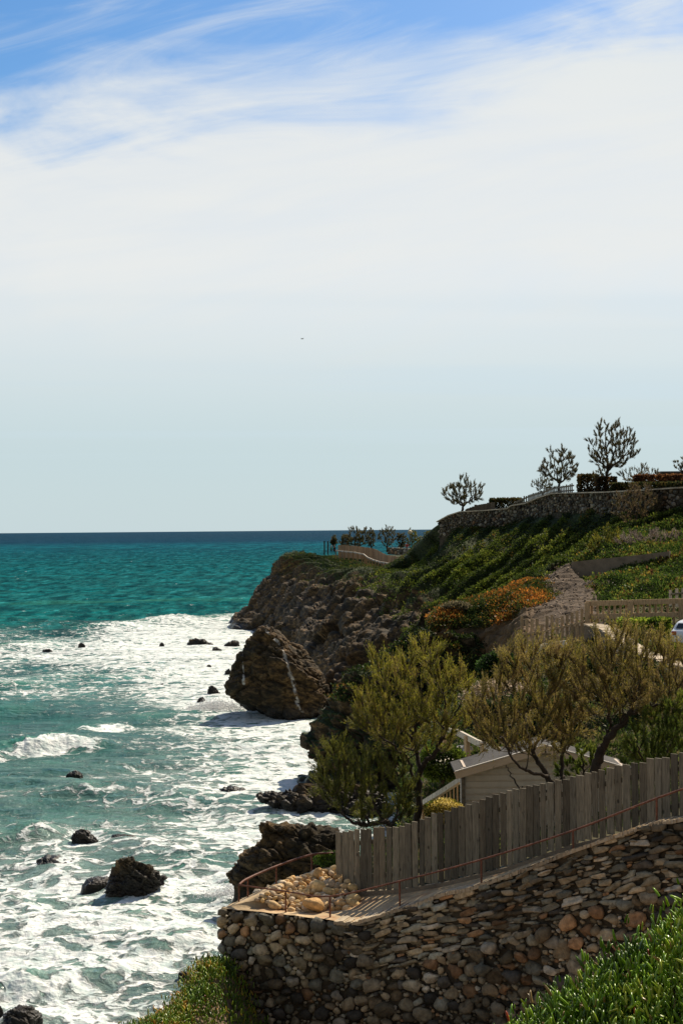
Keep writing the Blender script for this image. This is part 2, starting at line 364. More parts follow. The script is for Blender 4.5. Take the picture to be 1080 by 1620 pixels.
def build_sea():
    vs = np.concatenate([np.linspace(1000, 320, 560), np.geomspace(319, 0.4, 520)])
    Y = H*F/vs
    U = np.concatenate([np.linspace(-2400, -60, 60), np.linspace(-56, 640, 470), np.linspace(650, 2600, 50)])
    T = (U-540)/F
    X = Y[:, None]*T[None]; YY = np.repeat(Y[:, None], len(T), 1)
    x, y = X.ravel(), YY.ravel(); r = np.hypot(x, y)
    z = wave_height(x, y)
    P0 = np.stack([x, y, x*0], 1); u, v = proj(P0)
    v = np.clip(v, 0, 4000)
    # foam density field
    K = np.array(FOAM, float); num = np.zeros_like(x); den = np.zeros_like(x)+1e-6
    vis = (u > -700) & (u < 1000) & (v > 930)
    uu, vv = u[vis], v[vis]; nm = np.zeros_like(uu); dn = np.zeros_like(uu)+1e-9
    for (a, b, d) in K:
        sv = 12+max(0, b-1000)*0.035
        e = np.exp(-np.minimum(((uu-a)/48)**2+((vv-b)/sv)**2, 60)/2)+1e-7/(1+((uu-a)/200)**2+((vv-b)/40)**2); nm += e*d; dn += e
    foam = np.zeros_like(x); foam[vis] = nm/dn
    foam = np.where(foam > .02, .13+.76*foam, foam)*np.clip((v-945)/40, 0, 1)
    crest = np.zeros_like(x)
    for (u1, v1, u2, v2, hh, hw, fo) in BREAK:
        a = wl(u1, v1)[:2]; b = wl(u2, v2)[:2]; d = b-a; L = np.linalg.norm(d); d /= L
        qx, qy = x-a[0], y-a[1]; s = (qx*d[0]+qy*d[1])/L; nrm = np.array([-d[1], d[0]]); nrm = nrm if nrm[1] > 0 else -nrm
        t = qx*nrm[0]+qy*nrm[1]
        near = (np.abs(t) < hw*6) & (s > -0.4) & (s < 1.4)
        s, t = s[near], t[near]; Pn = P0[near]
        t = t+hw*1.1*vnoise(Pn/(hw*3.5), 50)
        env = np.clip(1-np.abs(s-0.5)*2/1.25, 0, 1)**0.6*(0.75+0.4*vnoise(Pn/(hw*1.7), 51))
        shape = np.where(t > 0, np.exp(-(t/(hw*2.0))**2), np.exp(-(t/(hw*0.55))**2))
        z[near] += hh*env*shape*(1+0.25*fo*fbm(Pn/0.5, 3, 0.6, False, 8))
        ff = np.where(t > 0, np.exp(-(t/(hw*0.45))**2), np.exp(-(t/(hw*1.5))**2))
        foam[near] = np.maximum(foam[near], fo*env*ff*1.25); crest[near] = np.maximum(crest[near], env*shape*(1-ff*0.4))
    for (a, b, rr) in BOULD_UV:
        e = np.exp(-(((u-a)/(rr*1.15))**2+((v-b)/(rr*.42+5))**2)); foam = np.maximum(foam, e*0.95); z = z*(1-np.clip(e*1.3, 0, 1))+np.clip(e*1.3, 0, 1)*0.10
    turb = np.clip(foam, 0, 1)*np.clip(1-(r-35)/160, 0.1, 1)
    z += turb*(0.10*fbm(P0*1.3, 4, 0.6, False, 61)+0.05*fbm(P0*5, 2, 0.5, False, 62))
    z[r > 3000] = 0
    # whitecaps far out
    cap = fbm(P0*np.array([0.10, 0.05, 1]), 3, 0.6, False, 70)
    return mesh_np('sea', np.stack([x, y, z], 1), grid_faces(len(Y), len(U)), M['sea'], attrs={'foam': foam, 'crest': crest})
m, n = mat('sea_water'); p = pos(n)
fo = attr(n, 'foam'); cr = attr(n, 'crest')
sp = n.node('ShaderNodeSeparateXYZ', {0: p}); dist = sp.outputs[1]
dp = n.math('ADD', dist, n.math('MULTIPLY', n.math('SUBTRACT', n.noise(n.mapping(p, (0.25, 1, 1)), 0.012, 4), 0.5), 200))
lg = n.math('LOGARITHM', n.math('MAXIMUM', dp, 10), 10)
deep = n.ramp(n.mr(lg, 1.5, 3.6, 0, 1, False), [(0.0, (0.22, 0.29, 0.25)), (0.14, (0.13, 0.23, 0.19)), (0.25, (0.045, 0.17, 0.135)), (0.38, (0.006, 0.155, 0.145)), (0.60, (0.003, 0.185, 0.215)), (0.80, (0.004, 0.175, 0.26)), (0.86, (0.006, 0.055, 0.14)), (1.0, (0.014, 0.045, 0.12))])
murk = n.noise(n.mapping(p, (0.6, 1, 1)), 0.22, 5, 0.6, 0.5)
near = n.mr(dist, 70, 130, 1, 0)
deep = n.mix(n.math('MULTIPLY', n.mr(murk, 0.45, 0.68), n.math('MULTIPLY', near, 0.6)), deep, (0.17, 0.20, 0.165))
farv = n.noise(n.mapping(p, (0.35, 1, 1)), 0.05, 6, 0.65, 0.3)
deep = n.mix(n.mr(farv, 0.35, 0.65, 0.45, 0.0), deep, (0.01, 0.06, 0.065))
chop = n.noise(n.mapping(p, (0.5, 1.1, 1)), 0.45, 6, 0.7, 0.4)
deep = n.mix(n.mr(chop, 0.42, 0.60, 0.5, 0.0), deep, (0.02, 0.07, 0.06))
st1 = n.noise(n.mapping(p, (0.30, 0.045, 1)), 1.0, 6, 0.68, 0.2); st2 = n.noise(n.mapping(p, (0.07, 0.008, 1)), 1.0, 6, 0.68, 0.2)
mid = n.math('MULTIPLY', n.mr(dist, 80, 200), n.mr(dist, 900, 1800, 1, 0)); farm = n.mr(dist, 500, 1200)
deep = n.mix(n.math('MULTIPLY', n.mr(st1, 0.40, 0.56, 0.75, 0.0), mid), deep, (0.001, 0.035, 0.045))
deep = n.mix(n.math('MULTIPLY', n.mr(st1, 0.56, 0.70, 0.0, 0.6), mid), deep, (0.04, 0.32, 0.34))
deep = n.mix(n.math('MULTIPLY', n.mr(st2, 0.40, 0.56, 0.6, 0.0), farm), deep, (0.002, 0.03, 0.06))
deep = n.mix(n.math('MULTIPLY', cr, 0.75, clamp=True), deep, (0.05, 0.24, 0.15))
# lacy foam
wn = n.node('ShaderNodeTexNoise', {'Vector': p, 'Scale': 0.7, 'Detail': 4.0}).outputs['Color']
wv = n.node('ShaderNodeVectorMath', {0: wn, 3: 1.6}, operation='SCALE').outputs[0]
pw = n.node('ShaderNodeVectorMath', {0: p, 1: wv}, operation='ADD').outputs[0]
pw = n.mapping(pw, (0.75, 1.0, 0.0))
v1 = n.node('ShaderNodeTexVoronoi', {'Vector': pw, 'Scale': 0.85}, feature='DISTANCE_TO_EDGE').outputs[0]
v2 = n.node('ShaderNodeTexVoronoi', {'Vector': pw, 'Scale': 2.6}, feature='DISTANCE_TO_EDGE').outputs[0]
fn = n.noise(pw, 1.1, 9, 0.72, 0.6); fn2 = n.noise(n.mapping(p, (0.35, 1, 1)), 0.30, 5, 0.6)
lace = n.math('ADD', n.math('MULTIPLY', n.mr(v1, 0.0, 0.34, 0.42, 0.0), 1.0), n.math('MULTIPLY', n.mr(v2, 0.0, 0.3, 0.22, 0.0), 1.0))
tex = n.math('ADD', lace, n.math('ADD', n.math('MULTIPLY', n.math('SUBTRACT', fn, 0.5), 1.25), n.math('MULTIPLY', n.math('SUBTRACT', fn2, 0.5), 0.9)))
fm = n.mr(n.math('ADD', n.math('MULTIPLY', fo, 1.12), n.math('MULTIPLY', tex, 1.12)), 0.99, 1.25)
fm = n.math('MULTIPLY', fm, n.mr(fo, 0.015, 0.10))
caps = n.noise(n.mapping(p, (0.22, 0.05, 1)), 1.0, 8, 0.72, 0.3)
capf = n.mr(caps, 0.665, 0.71, 0.0, 0.75); capf = n.math('MULTIPLY', capf, n.mr(dist, 90, 200, 0.4, 1))
capf = n.math('MULTIPLY', capf, n.mr(dist, 1200, 2500, 1, 0))
allf = n.math('MAXIMUM', fm, capf)
ftone = n.mix(n.mr(n.noise(p, 1.7, 6, 0.65), 0.3, 0.65), (0.50, 0.60, 0.58), (0.86, 0.87, 0.84))
veil = n.math('MULTIPLY', n.mr(fo, 0.15, 0.9, 0, 0.55), n.mr(fn2, 0.35, 0.6))
col = n.mix(veil, deep, (0.42, 0.54, 0.49)); col = n.mix(allf, col, ftone)
b1 = n.noise(n.mapping(p, (0.7, 1, 1)), 1.5, 6, 0.65, 0.4); b2 = n.noise(n.mapping(p, (0.45, 1, 1)), 0.16, 6, 0.65)
hgt = n.math('ADD', n.math('MULTIPLY', b1, 0.22), n.math('ADD', n.math('MULTIPLY', b2, n.mr(dist, 60, 600, 0.6, 7.0, False)), n.math('MULTIPLY', fm, 0.12)))
bp = n.node('ShaderNodeBump', {'Height': hgt, 'Strength': 1.0, 'Distance': 1.0}).outputs[0]
df = n.node('ShaderNodeBsdfDiffuse', {'Color': col, 'Normal': bp})
gl = n.node('ShaderNodeBsdfGlossy', {'Color': (.9, .95, 1, 1), 'Roughness': n.mr(dist, 40, 500, 0.12, 0.3), 'Normal': bp})
fr = n.node('ShaderNodeFresnel', {'IOR': 1.33, 'Normal': bp}).outputs[0]
gf = n.math('MULTIPLY', n.math('MULTIPLY', fr, n.mr(dist, 45, 260, 0.55, 0.05)), n.math('SUBTRACT', 1.0, allf), clamp=True)
pr = n.node('ShaderNodeMixShader', {0: gf}); n.l.new(df.outputs[0], pr.inputs[1]); n.l.new(gl.outputs[0], pr.inputs[2])
finish(n, pr.outputs[0]); M['sea'] = m
tag(build_sea(), kind='structure')
bed = MB(); bed.box((0, 20000, -30.5), 90000, 90000, 1); ob = bed.build('seabed', M['dirt']); tag(ob, kind='structure')

# ---------------------------------------------------------------- scatter: small leaves as one mesh
def leaf_quads(c, d, wv, L, Wd):
    """diamond leaves: c base (n,3), d direction, wv width direction"""
    c = np.asarray(c); L = L[:, None]; Wd = Wd[:, None]
    mid = c+d*L*0.45
    V = np.stack([c, mid+wv*Wd, c+d*L, mid-wv*Wd], 1).reshape(-1, 3)
    Q = np.arange(len(c)*4).reshape(-1, 4); return V, Q
def unit(v): return v/(np.linalg.norm(v, axis=-1, keepdims=True)+1e-9)
def tufts(name, P, N, size, palette, weights, per=5, up=0.6, seed=1, material=None, clump=1.6):
    """ground cover: every point gets a few small leaves around it"""
    g = np.random.default_rng(seed); n0 = len(P)
    cn = fbm(P/clump, 3, 0.6, False, seed)
    P2 = np.repeat(P, per, 0); N2 = np.repeat(N, per, 0); n1 = len(P2)
    sz = np.repeat(size*np.ones(n0)*(0.8+0.5*cn), per)*g.uniform(.6, 1.4, n1)
    P2 = P2+g.normal(0, 1, (n1, 3))*sz[:, None]*0.45
    d = unit(N2*0.6+np.array([0, 0, up])+g.normal(0, .55, (n1, 3)))
    wv = unit(np.cross(d, g.normal(0, 1, (n1, 3))))
    V, Q = leaf_quads(P2, d, wv, sz, sz*0.28)
    pal = np.array(palette); w_ = np.array(weights, float)
    q = np.clip((np.repeat(cn, per)+1)/2+g.normal(0, .13, n1), 0, .999); cw = np.cumsum(w_)/w_.sum(); idx = np.searchsorted(cw, (q-0.15)/0.7*0.999).clip(0, len(pal)-1)
    col = pal[idx]*g.uniform(.7, 1.3, (n1, 1))
    return mesh_np(name, V, Q, material or M['leaf'], None, np.repeat(col, 4, 0), False)

# ---------------------------------------------------------------- COAST: far cape, cliffs, big green hill
T = [  # rows from the water up; columns from the far cape round to the near hill
 [(392,None,262),(366,None,224),(400,None,207),(450,None,178),(490,None,138),(527,None,117),(575,None,108),(610,None,101),(640,None,96),(690,None,92),(760,None,88),(900,None,86)],
 [(420,965,262),(396,964,226),(424,966,212),(462,985,182),(505,1022,143),(548,1050,124),(600,1065,114),(645,1075,106),(690,1085,100),(740,1090,95),(810,1080,90),(950,1010,90)],
 [(445,915,260),(424,920,228),(452,928,214),(486,950,187),(535,970,152),(580,990,133),(640,990,121),(690,1005,112),(740,1020,104),(800,1010,98),(880,960,95),(1000,950,92)],
 [(465,885,258),(447,893,228),(480,902,217),(508,924,192),(558,930,168),(606,940,146),(665,930,131),(735,940,119),(800,955,109),(870,925,103),(950,900,98),(1060,900,94)],
 [(490,886,258),(474,888,230),(507,895,220),(538,912,198),(582,915,180),(645,922,158),(704,897,138),(765,890,128),(850,890,115),(930,880,107),(1010,860,99),(1120,860,95)],
 [(520,883,262),(507,883,236),(528,888,226),(560,898,210),(608,909,192),(664,893,168),(716,839,147),(792,829,139),(868,813,126.5),(962,802,111.5),(1080,796,101.5),(1200,790,97)],
 [(560,880,280),(545,880,256),(552,883,240),(580,887,228),(634,896,212),(680,876,190),(716,826,154),(800,806,145),(880,783,131),(970,780,116),(1085,774,105),(1200,770,101)]]
CT = []
for r, row in enumerate(T):
    out = []
    for (u, v, Y) in row:
        if v is None:
            out.append([(u-540)/F*Y, Y, 0.0])
        else: out.append(at(u, v, Y))
    CT.append(out)
CT = np.array(CT)
low = CT[0].copy(); low[:, 2] = -2.5; low[:, 0] -= 1.2; low[:, 1] -= 1.0
far = CT[-1].copy(); far[:, 1] += np.array([70, 60, 60, 60, 60, 60, 40, 40, 40, 40, 40, 40]); far[:, 0] += np.array([60, 55, 50, 45, 45, 45, 20, 15, 12, 12, 12, 12]); far[:, 2] -= 0.4
far2 = far.copy(); far2[:, 0] += 60; far2[:, 1] += 80; far2[:, 2] -= 1.5
CT = np.concatenate([[low], CT, [far], [far2]])
NR, NCc = 44, 56
S = catmull(CT, NR); S = catmull(S.transpose(1, 0, 2), NCc).transpose(1, 0, 2)
nr, nc = S.shape[:2]
rr = (np.arange(nr)/NR)[:, None]*np.ones((1, nc)); cc = (np.arange(nc)/NCc)[None]*np.ones((nr, 1))
V = S.reshape(-1, 3); Fc = grid_faces(nr, nc); N = vnormals(V, Fc)
if N[:, 2].mean() < 0: N = -N; Fc = Fc[:, ::-1]
VG = lerpgrid([[0]*12, [0]*12, [0,0,0,0,0,0,.05,.1,.2,.2,.2,.3], [.1,.1,.15,.1,.1,.15,.3,.45,.5,.5,.5,.6], [.4,.55,.6,.45,.4,.45,.75,.8,.85,.8,.8,.8], [.9,.95,.95,.8,.7,.85,.95,.95,.95,.95,.95,.95], [1]*12, [1]*12, [1]*12, [1]*12], nr, nc).ravel()
rk = (1-np.clip((VG-0.3)/0.5, 0, 1))*np.clip(6.4-rr.ravel(), 0, 1)
dst = np.hypot(V[:, 0], V[:, 1]); sc = np.clip(dst/150, .7, 1.5)
Pq = V*np.array([1, 1, 0.55])
tilt = V@np.array([[1, 0, .35], [0, 1, .2], [-.5, .1, 1]])
f1, fe, ci = cells(tilt/4.6, 3); g1, ge, gi = cells(tilt/1.2, 9)
D = rk*(2.4*fbm(Pq/11, 3, .5, True, 1)+1.8*(ci-.5)-0.9*np.exp(-fe*7)+0.35*(gi-.5)-.25*np.exp(-ge*6)+0.14*fbm(V/.9, 3, .6, True, 4))
def strata(V, per=1.0, tilt_=(.25, .1, 1.0)):
    q = V@np.array(tilt_)/per+.9*fbm(V/(per*4), 3, .5, False, 91); f = q-np.floor(q); return np.where(f < .75, f/.75, (1-f)/.25)-.5
D *= np.interp(cc.ravel(), [0, 3.2, 4.6, 11], [.42, .5, .85, .85])
D += rk*(.32*strata(V, 1.7)+.10*strata(V, .6, (.4, .2, 1)))
# slanting gullies and ribs down the green slopes
rib = cc.ravel()*2.6-1.25*rr.ravel()+0.35*fbm(V/6, 3, .5, False, 6)
ribs = 1-np.abs(2*(rib % 1)-1); ribs = np.where(ribs > 0, ribs, 0)**1.2
hillw = np.clip((VG-.2)/.4, 0, 1)*np.clip((5.9-rr.ravel())*1.4, 0, 1)*np.clip(rr.ravel()-1.6, 0, 1)
D += hillw*(2.6*(ribs-.5)+0.35*fbm(V/2.2, 3, .6, False, 12)+0.14*fbm(V/.6, 2, .6, False, 13))
V = V+N*D[:, None]
N2 = vnormals(V, Fc)
veg = VG*1.05-0.15+0.35*(np.clip(N2[:, 2], 0, 1)-0.5)
bare = hillw*(cc.ravel() > 4.6); veg_shaded = veg-.35*bare*(1-np.clip(ribs*1.6, 0, 1))  # shade between the ribs painted in: gullies turn to dark ground colour
mesh_ = mesh_np('cliffs_and_green_hill', V, Fc, M['rock'], attrs={'veg': veg_shaded, 'vein': np.zeros(len(V))})
mesh_.name = 'hill'; tag(mesh_, kind='structure')
COV, CON, COG = V, N2, veg
GREEN = [(0.008, 0.014, 0.004), (0.014, 0.024, 0.006), (0.028, 0.05, 0.009), (0.06, 0.095, 0.014), (0.15, 0.16, 0.03), (0.18, 0.10, 0.025)]
def scatter_on(V, N, wgt, count, seed):
    g = np.random.default_rng(seed); p_ = wgt/wgt.sum(); i = g.choice(len(V), count, p=p_)
    return V[i]+g.normal(0, .15, (count, 3))*np.array([1, 1, .3]), N[i]
area = np.clip(sc, .5, 2)
wgt = np.clip(veg-.25, 0, 1)*(rr.ravel() < 7.15)*(rr.ravel() > 1.5)*np.clip(1.2-dst/420, 0.1, 1)
wgt = wgt*np.where(cc.ravel() > 5.7, rr.ravel() < 6.02, True)*np.where(cc.ravel() > 5, np.clip(ribs, .15, 1)**1.5, 1)
P, NN = scatter_on(V, N2, wgt, 130000, 3)
P = P+NN*0.04
o = tufts('ground_cover', P, NN, 0.12, GREEN, [4, 4, 4, 3, 1.5, .7], 5, 0.5, 5); tag(o, 'low green ice plant covering the far cape and the big slope', 'ground cover', kind='stuff')

rw_ = np.where(hillw > .2, np.clip(ribs-.35, 0, 1)**2, 0)*np.clip(veg, 0, 1)*(cc.ravel() > 4.4)*(rr.ravel() > 2.6)*np.clip(.25+1.6*fbm(V/7, 3, .5, False, 77)+.3, 0, 1)+1e-12
P, NN = scatter_on(V, N2, rw_, 42000, 33)
o = tufts('ground_cover', P+NN*.06, NN, 0.125, [(0.03, .05, .008), (.06, .09, .012), (.12, .16, .02), (.24, .26, .04)], [2, 3, 3, 1.5], 5, 0.6, 34); tag(o, 'ice plant on the ribs of the big slope, sunlit streaks put into its lighter green', 'ground cover', kind='stuff')  # brighter leaf colours on the rib crests stand in for streaks of sun

# ---------------------------------------------------------------- ROCKS in the sea, sea stack
def outline_rock(name, label, Y, left, right, depth, base_z=-1.0, amp=0.5, cs=1.2, nth=200, nz=150, veins=(), group=None, lean=0.0, mat_='boulder', vegtop=0.0, seed=1, kind=None):
    """rock as stacked sections; left/right edges given down the photo, real depth given in metres"""
    lv = np.array(left, float); rv = np.array(right, float)
    v0 = lv[0][0]; v1 = max(lv[-1][0], rv[-1][0])
    tt = np.linspace(0, 1, nz)**1.0; vs = v0+(v1-v0)*tt
    ul = np.interp(vs, lv[:, 0], lv[:, 1]); ur = np.interp(vs, rv[:, 0], rv[:, 1])
    th = np.linspace(0, 2*np.pi, nth, endpoint=False)
    rows = []
    for k, (v, a, b) in enumerate(zip(vs, ul, ur)):
        A = at(a, v, Y); B = at(b, v, Y); c = (A+B)/2; hx = abs(B[0]-A[0])/2
        dd = depth*(0.25+0.75*math.sin(min(1, (k+2)/(nz*0.8))*math.pi/2)); dd = min(dd, hx*1.6+0.25*depth)
        ex = 0.85
        X = c[0]+hx*np.sign(np.cos(th))*np.abs(np.cos(th))**ex
        Yy = Y+lean*(k/nz)+dd*np.sign(np.sin(th))*np.abs(np.sin(th))**ex
        rows.append(np.stack([X, Yy, np.full(nth, c[2])], 1))
    # skirt down into the ground or sea
    last = rows[-1].copy(); last[:, 2] = base_z; cen = last.mean(0); last[:, :2] = cen[:2]+(last[:, :2]-cen[:2])*1.08; 
    if rows[-1][0, 2] > base_z+0.02:
        for s in (0.33, 0.66, 1.0): rows.append(rows[nz-1]*(1-s)+last*s)
    top = rows[0].mean(0)[None]; G = np.array(rows); R = len(G)
    V = np.vstack([G.reshape(-1, 3), top])
    a = np.arange(R*nth).reshape(R, nth); b = np.roll(a, -1, 1)
    Q = np.stack([a[:-1], a[1:], b[1:], b[:-1]], -1).reshape(-1, 4)
    tri = np.stack([np.full(nth, R*nth), a[0], b[0], b[0]], -1)
    N = vnormals(V, Q); cen = V.mean(0)
    if ((V-cen)*N).sum(1).mean() < 0: N = -N; Q = Q[:, ::-1]; tri = tri[:, ::-1]
    if amp < .28:
        gg = np.random.default_rng(seed*7+1)
        for _ in range(16):
            nn = gg.normal(0, 1, 3); nn[2] = abs(nn[2])*.5; nn /= np.linalg.norm(nn); pr_ = V@nn; hq = np.quantile(pr_, gg.uniform(.88, .97)); V = V-(np.clip(pr_-hq, 0, None)*.7)[:, None]*nn
    tl = V@np.array([[1, .2, .35], [0, 1, .25], [-.45, .15, 1]])
    _, fe, ci = cells(tl/cs, seed); _, ge, gi = cells(tl/(cs*.38), seed+5)
    D = amp*(0.75*fbm(tl/(cs*2.2), 4, .55, True, seed)+.65*(ci-.5)-.45*np.exp(-fe*7)+.25*(gi-.5)-.16*np.exp(-ge*6)+.16*fbm(V/(cs*.3), 3, .6, True, seed+2)+.32*strata(V, cs*.55, (.5, .1, .9))+.14*strata(V, cs*.2, (.6, .2, .8))-.15)
    V = V+N*D[:, None]
    u_, v_ = proj(V); vein = np.zeros(len(V))
    for pts, wd in veins:
        pts = np.array([at(a_, b_, Y) for a_, b_ in pts]); jit = vnoise(V/0.5, 3)*0.12
        for s in range(len(pts)-1):
            A, B = pts[s][[0, 2]], pts[s+1][[0, 2]]; d = B-A; L2 = d@d; q = V[:, [0, 2]]-A; t_ = np.clip((q@d)/L2, 0, 1)
            dist = np.linalg.norm(q-t_[:, None]*d, axis=1)+jit
            vein = np.maximum(vein, np.where(V[:, 1] < Y+1, np.clip(1.6-dist/wd, 0, 1), 0))
    N2 = vnormals(V, Q)
    vg = np.full(len(V), -1.0)
    if vegtop: vg = vegtop*np.clip(N2[:, 2]*1.8-0.2+0.5*fbm(V/2, 3, .5, False, 3), -1, 1)
    faces = np.vstack([Q]); o = mesh_np(name, V, faces, M[mat_], attrs={'veg': vg, 'vein': vein})
    # close the top
    bm = bmesh.new(); bm.from_mesh(o.data); bm.verts.ensure_lookup_table()
    for f in tri: 
        try: bm.faces.new([bm.verts[i] for i in (f[0], f[1], f[2])]).smooth = True
        except ValueError: pass
    bm.to_mesh(o.data); bm.free()
    if kind: tag(o, kind=kind)
    else: tag(o, label, 'rock', group)
    return o, V, N2, vg
outline_rock('sea_stack', 'tall brown pointed rock with white quartz veins standing in the surf against the cliff', 116,
  [(993,420),(997,404),(1008,393),(1030,383),(1055,372),(1078,361),(1097,356),(1116,388),(1130,420)],
  [(993,428),(1004,441),(1023,467),(1028,478),(1049,493),(1075,511),(1101,524),(1119,526),(1130,500)], 3.6, amp=.55, cs=1.9, nth=340, nz=230,
  veins=[([(452,1032),(459,1052),(465,1070),(470,1090),(472,1104),(479,1116)], .10), ([(385,1030),(387,1052),(390,1075)], .07), ([(420,996),(440,1012),(452,1032)], .05)], mat_='rock', seed=2)
outline_rock('boulder', 'round brown boulder wedged between the veined rock and the cape', 182, [(985,440),(996,432),(1010,436)], [(985,456),(995,470),(1010,474)], 1.6, amp=.3, cs=1.0, nth=90, nz=60, seed=4)
outline_rock('sea_rock', 'largest dark boulder standing in white surf nearest the stone wall', 59.5,
  [(1358,200),(1362,197),(1372,183),(1384,171),(1396,163),(1408,162),(1414,170)], [(1358,203),(1363,219),(1369,240),(1380,256),(1390,263),(1400,262),(1414,240)], 0.85, amp=.24, cs=.5, nth=220, nz=130, seed=6)
outline_rock('sea_rock', 'small pointed black rock with a wave breaking behind it', 68.5,
  [(1311,122),(1316,113),(1326,110),(1334,112)], [(1311,134),(1318,144),(1326,157),(1334,158)], .5, amp=.16, cs=.5, nth=120, nz=70, seed=7)
outline_rock('sea_rock', 'flat half drowned reef rock left of the largest boulder', 65, [(1355,72),(1357,68),(1360,56),(1366,50)], [(1355,76),(1357,92),(1360,118),(1366,132)], .9, amp=.13, cs=.4, nth=120, nz=40, seed=8)
outline_rock('sea_rock', 'flat dark reef rock just right of the small pointed rock', 68.5, [(1320,176),(1326,172),(1331,176)], [(1320,208),(1326,222),(1331,224)], .4, amp=.08, cs=.4, nth=100, nz=30, seed=9)
outline_rock('sea_rock', 'low slab trailing left of the largest boulder', 60.5, [(1388,150),(1392,136),(1397,124)], [(1388,156),(1391,172),(1397,178)], .6, amp=.08, cs=.4, nth=100, nz=30, seed=10)
outline_rock('sea_rock', 'dark rock in the bottom left corner of the surf', 43.8, [(1592,24),(1602,10),(1615,4),(1630,0)], [(1592,44),(1602,54),(1615,64),(1630,66)], .6, amp=.16, cs=.4, nth=140, nz=70, seed=11)
outline_rock('sea_rock', 'isolated flat black rock left of the long dark ledge', 82, [(1244,364),(1247,352),(1250,345),(1256,344)], [(1244,370),(1248,384),(1252,394),(1256,396)], .7, amp=.12, cs=.4, nth=110, nz=40, seed=12)
outline_rock('rock_ledge', 'long low black wet ledge below the tree at the foot of the cliff', 77, [(1240,470),(1246,440),(1256,404),(1266,412),(1276,440),(1287,470)], [(1240,560),(1250,600),(1270,610),(1287,612)], 1.5, amp=.5, cs=1.1, nth=260, nz=100, seed=13)
o_, cV, cN, cG = outline_rock('rock_outcrop', 'dark overhanging rock outcrop rising from the sea behind the first tree', 85,
  [(1003,672),(1016,641),(1031,616),(1052,591),(1063,556),(1094,544),(1120,525),(1142,509),(1157,504),(1176,489),(1186,495),(1198,492),(1205,501),(1217,501),(1230,487),(1252,476)],
  [(1003,720),(1016,760),(1031,790),(1060,800),(1252,800)], 4.5, amp=.9, cs=1.8, nth=360, nz=200, seed=14, mat_='rock', vegtop=1.0)
outline_rock('shore_rock', 'big blunt grey rock just beyond the curved terrace railing', 56,
  [(1302,414),(1307,410),(1316,412),(1323,416),(1332,406),(1345,394),(1360,378),(1372,368),(1385,361),(1400,366)],
  [(1302,440),(1304,464),(1312,486),(1318,532),(1340,560),(1400,590)], 1.5, base_z=-1.5, amp=.34, cs=.9, nth=300, nz=170, seed=15, mat_='rock')
for i, (u, v, wd, h_, lab) in enumerate([(316,1015,40,11,'broad black reef rock in foam left of the cape'),(367,1017,30,7,'low black reef rock between the broad reef and the cape'),(342,1027,18,5,'small black rock under the broad reef rock'),(318,1108,18,9,'rounded dark rock at the left foot of the veined rock'),
   (338,1092,22,14,'jagged dark rock touching the left side of the veined rock'),(360,1062,14,7,'dark rock half way down left of the veined rock'),(331,1054,11,4,'tiny dark rock in foam above the jagged rock'),(75,1029,22,4,'thin dark reef streak far left in the foam'),
   (130,1019,14,3,'narrow dark rock behind the far left reef'),(256,1083,9,3,'tiny lone rock in open foam'),(330,979,10,3,'tiny rock in the farthest foam'),(256,1018,9,3,'tiny dark rock left of the broad reef'),(440,1122,30,6,'flat rock at the foot of the veined rock'),(505,1124,26,7,'dark rock at the cleft right of the veined rock'),
   (120,1224,34,6,'drowned reef below the breaking wave'),(290,1538,24,5,'flat wet rock in the wash near the green slope'),(2,1598,12,12,'dark rock cut by the left edge of the picture')]):
    Y = H*F/(v+h_*0.4-838.0-(540-u)*0.0087); hw = wd/2; sk = (1, -1, .4, -.6)[i % 4]
    outline_rock('reef_rock', lab, Y, [(v-h_*.6,u-hw*.3*sk),(v-h_*.3,u-hw*(.45+.2*sk)),(v+h_*.4,u-hw)], [(v-h_*.6,u-hw*.3*sk+1),(v-h_*.25,u+hw*(.5-.2*sk)),(v+h_*.4,u+hw)], hw/F*Y*.5, amp=.10*hw/F*Y*2, cs=.35*wd/F*Y, nth=70, nz=34, seed=20+i, group='small rocks in the surf')
wg = np.clip(cG-.2, 0, 1)*(cV[:, 2] > 5); P, NN = scatter_on(cV, cN, wg+1e-9, 9000, 8)
o = tufts('ground_cover', P, NN, 0.14, GREEN, [3, 4, 3, 2, 1, .5], 5, .5, 9); tag(o, 'scrubby plants on top of the dark outcrop', 'ground cover', kind='stuff')

g = np.random.default_rng(77)
for (u, v, Y, sx_, sz_, n_s, lab) in [(345, 1112, 119, 1.7, 1.1, 7000, 'white spray bursting at the left foot of the veined rock'), (372, 1388, 58.5, .7, .6, 4000, 'spray and trickles running off the left end of the blunt grey rock'), (112, 1318, 70.5, 1.0, .4, 1000, 'spray round the small pointed black rock')]:
    c_ = at(u, v, Y); q = g.normal(0, 1, (n_s, 3))*np.array([sx_, sx_*.45, 0]); hh_ = np.abs(g.normal(0, 1, n_s))*sz_*np.exp(-(q[:, 0]/sx_)**2*.5)*.38
    P = np.stack([c_[0]+q[:, 0], c_[1]+q[:, 1], hh_+.05], 1)
    BV, BF = ICO1; s_ = (.008+.035*g.uniform(0, 1, n_s)**3)*Y/100; s_ = s_[:, None, None]; V = (BV[None]*s_*(1+.3*g.normal(0, 1, (n_s, len(BV), 1)))+P[:, None]).reshape(-1, 3)
    o = mesh_np('spray', V, (BF[None]+np.arange(n_s)[:, None, None]*len(BV)).reshape(-1, 3), M['foamdrop'], None, np.full((len(V), 3), .85), True); tag(o, lab, 'spray', kind='stuff')

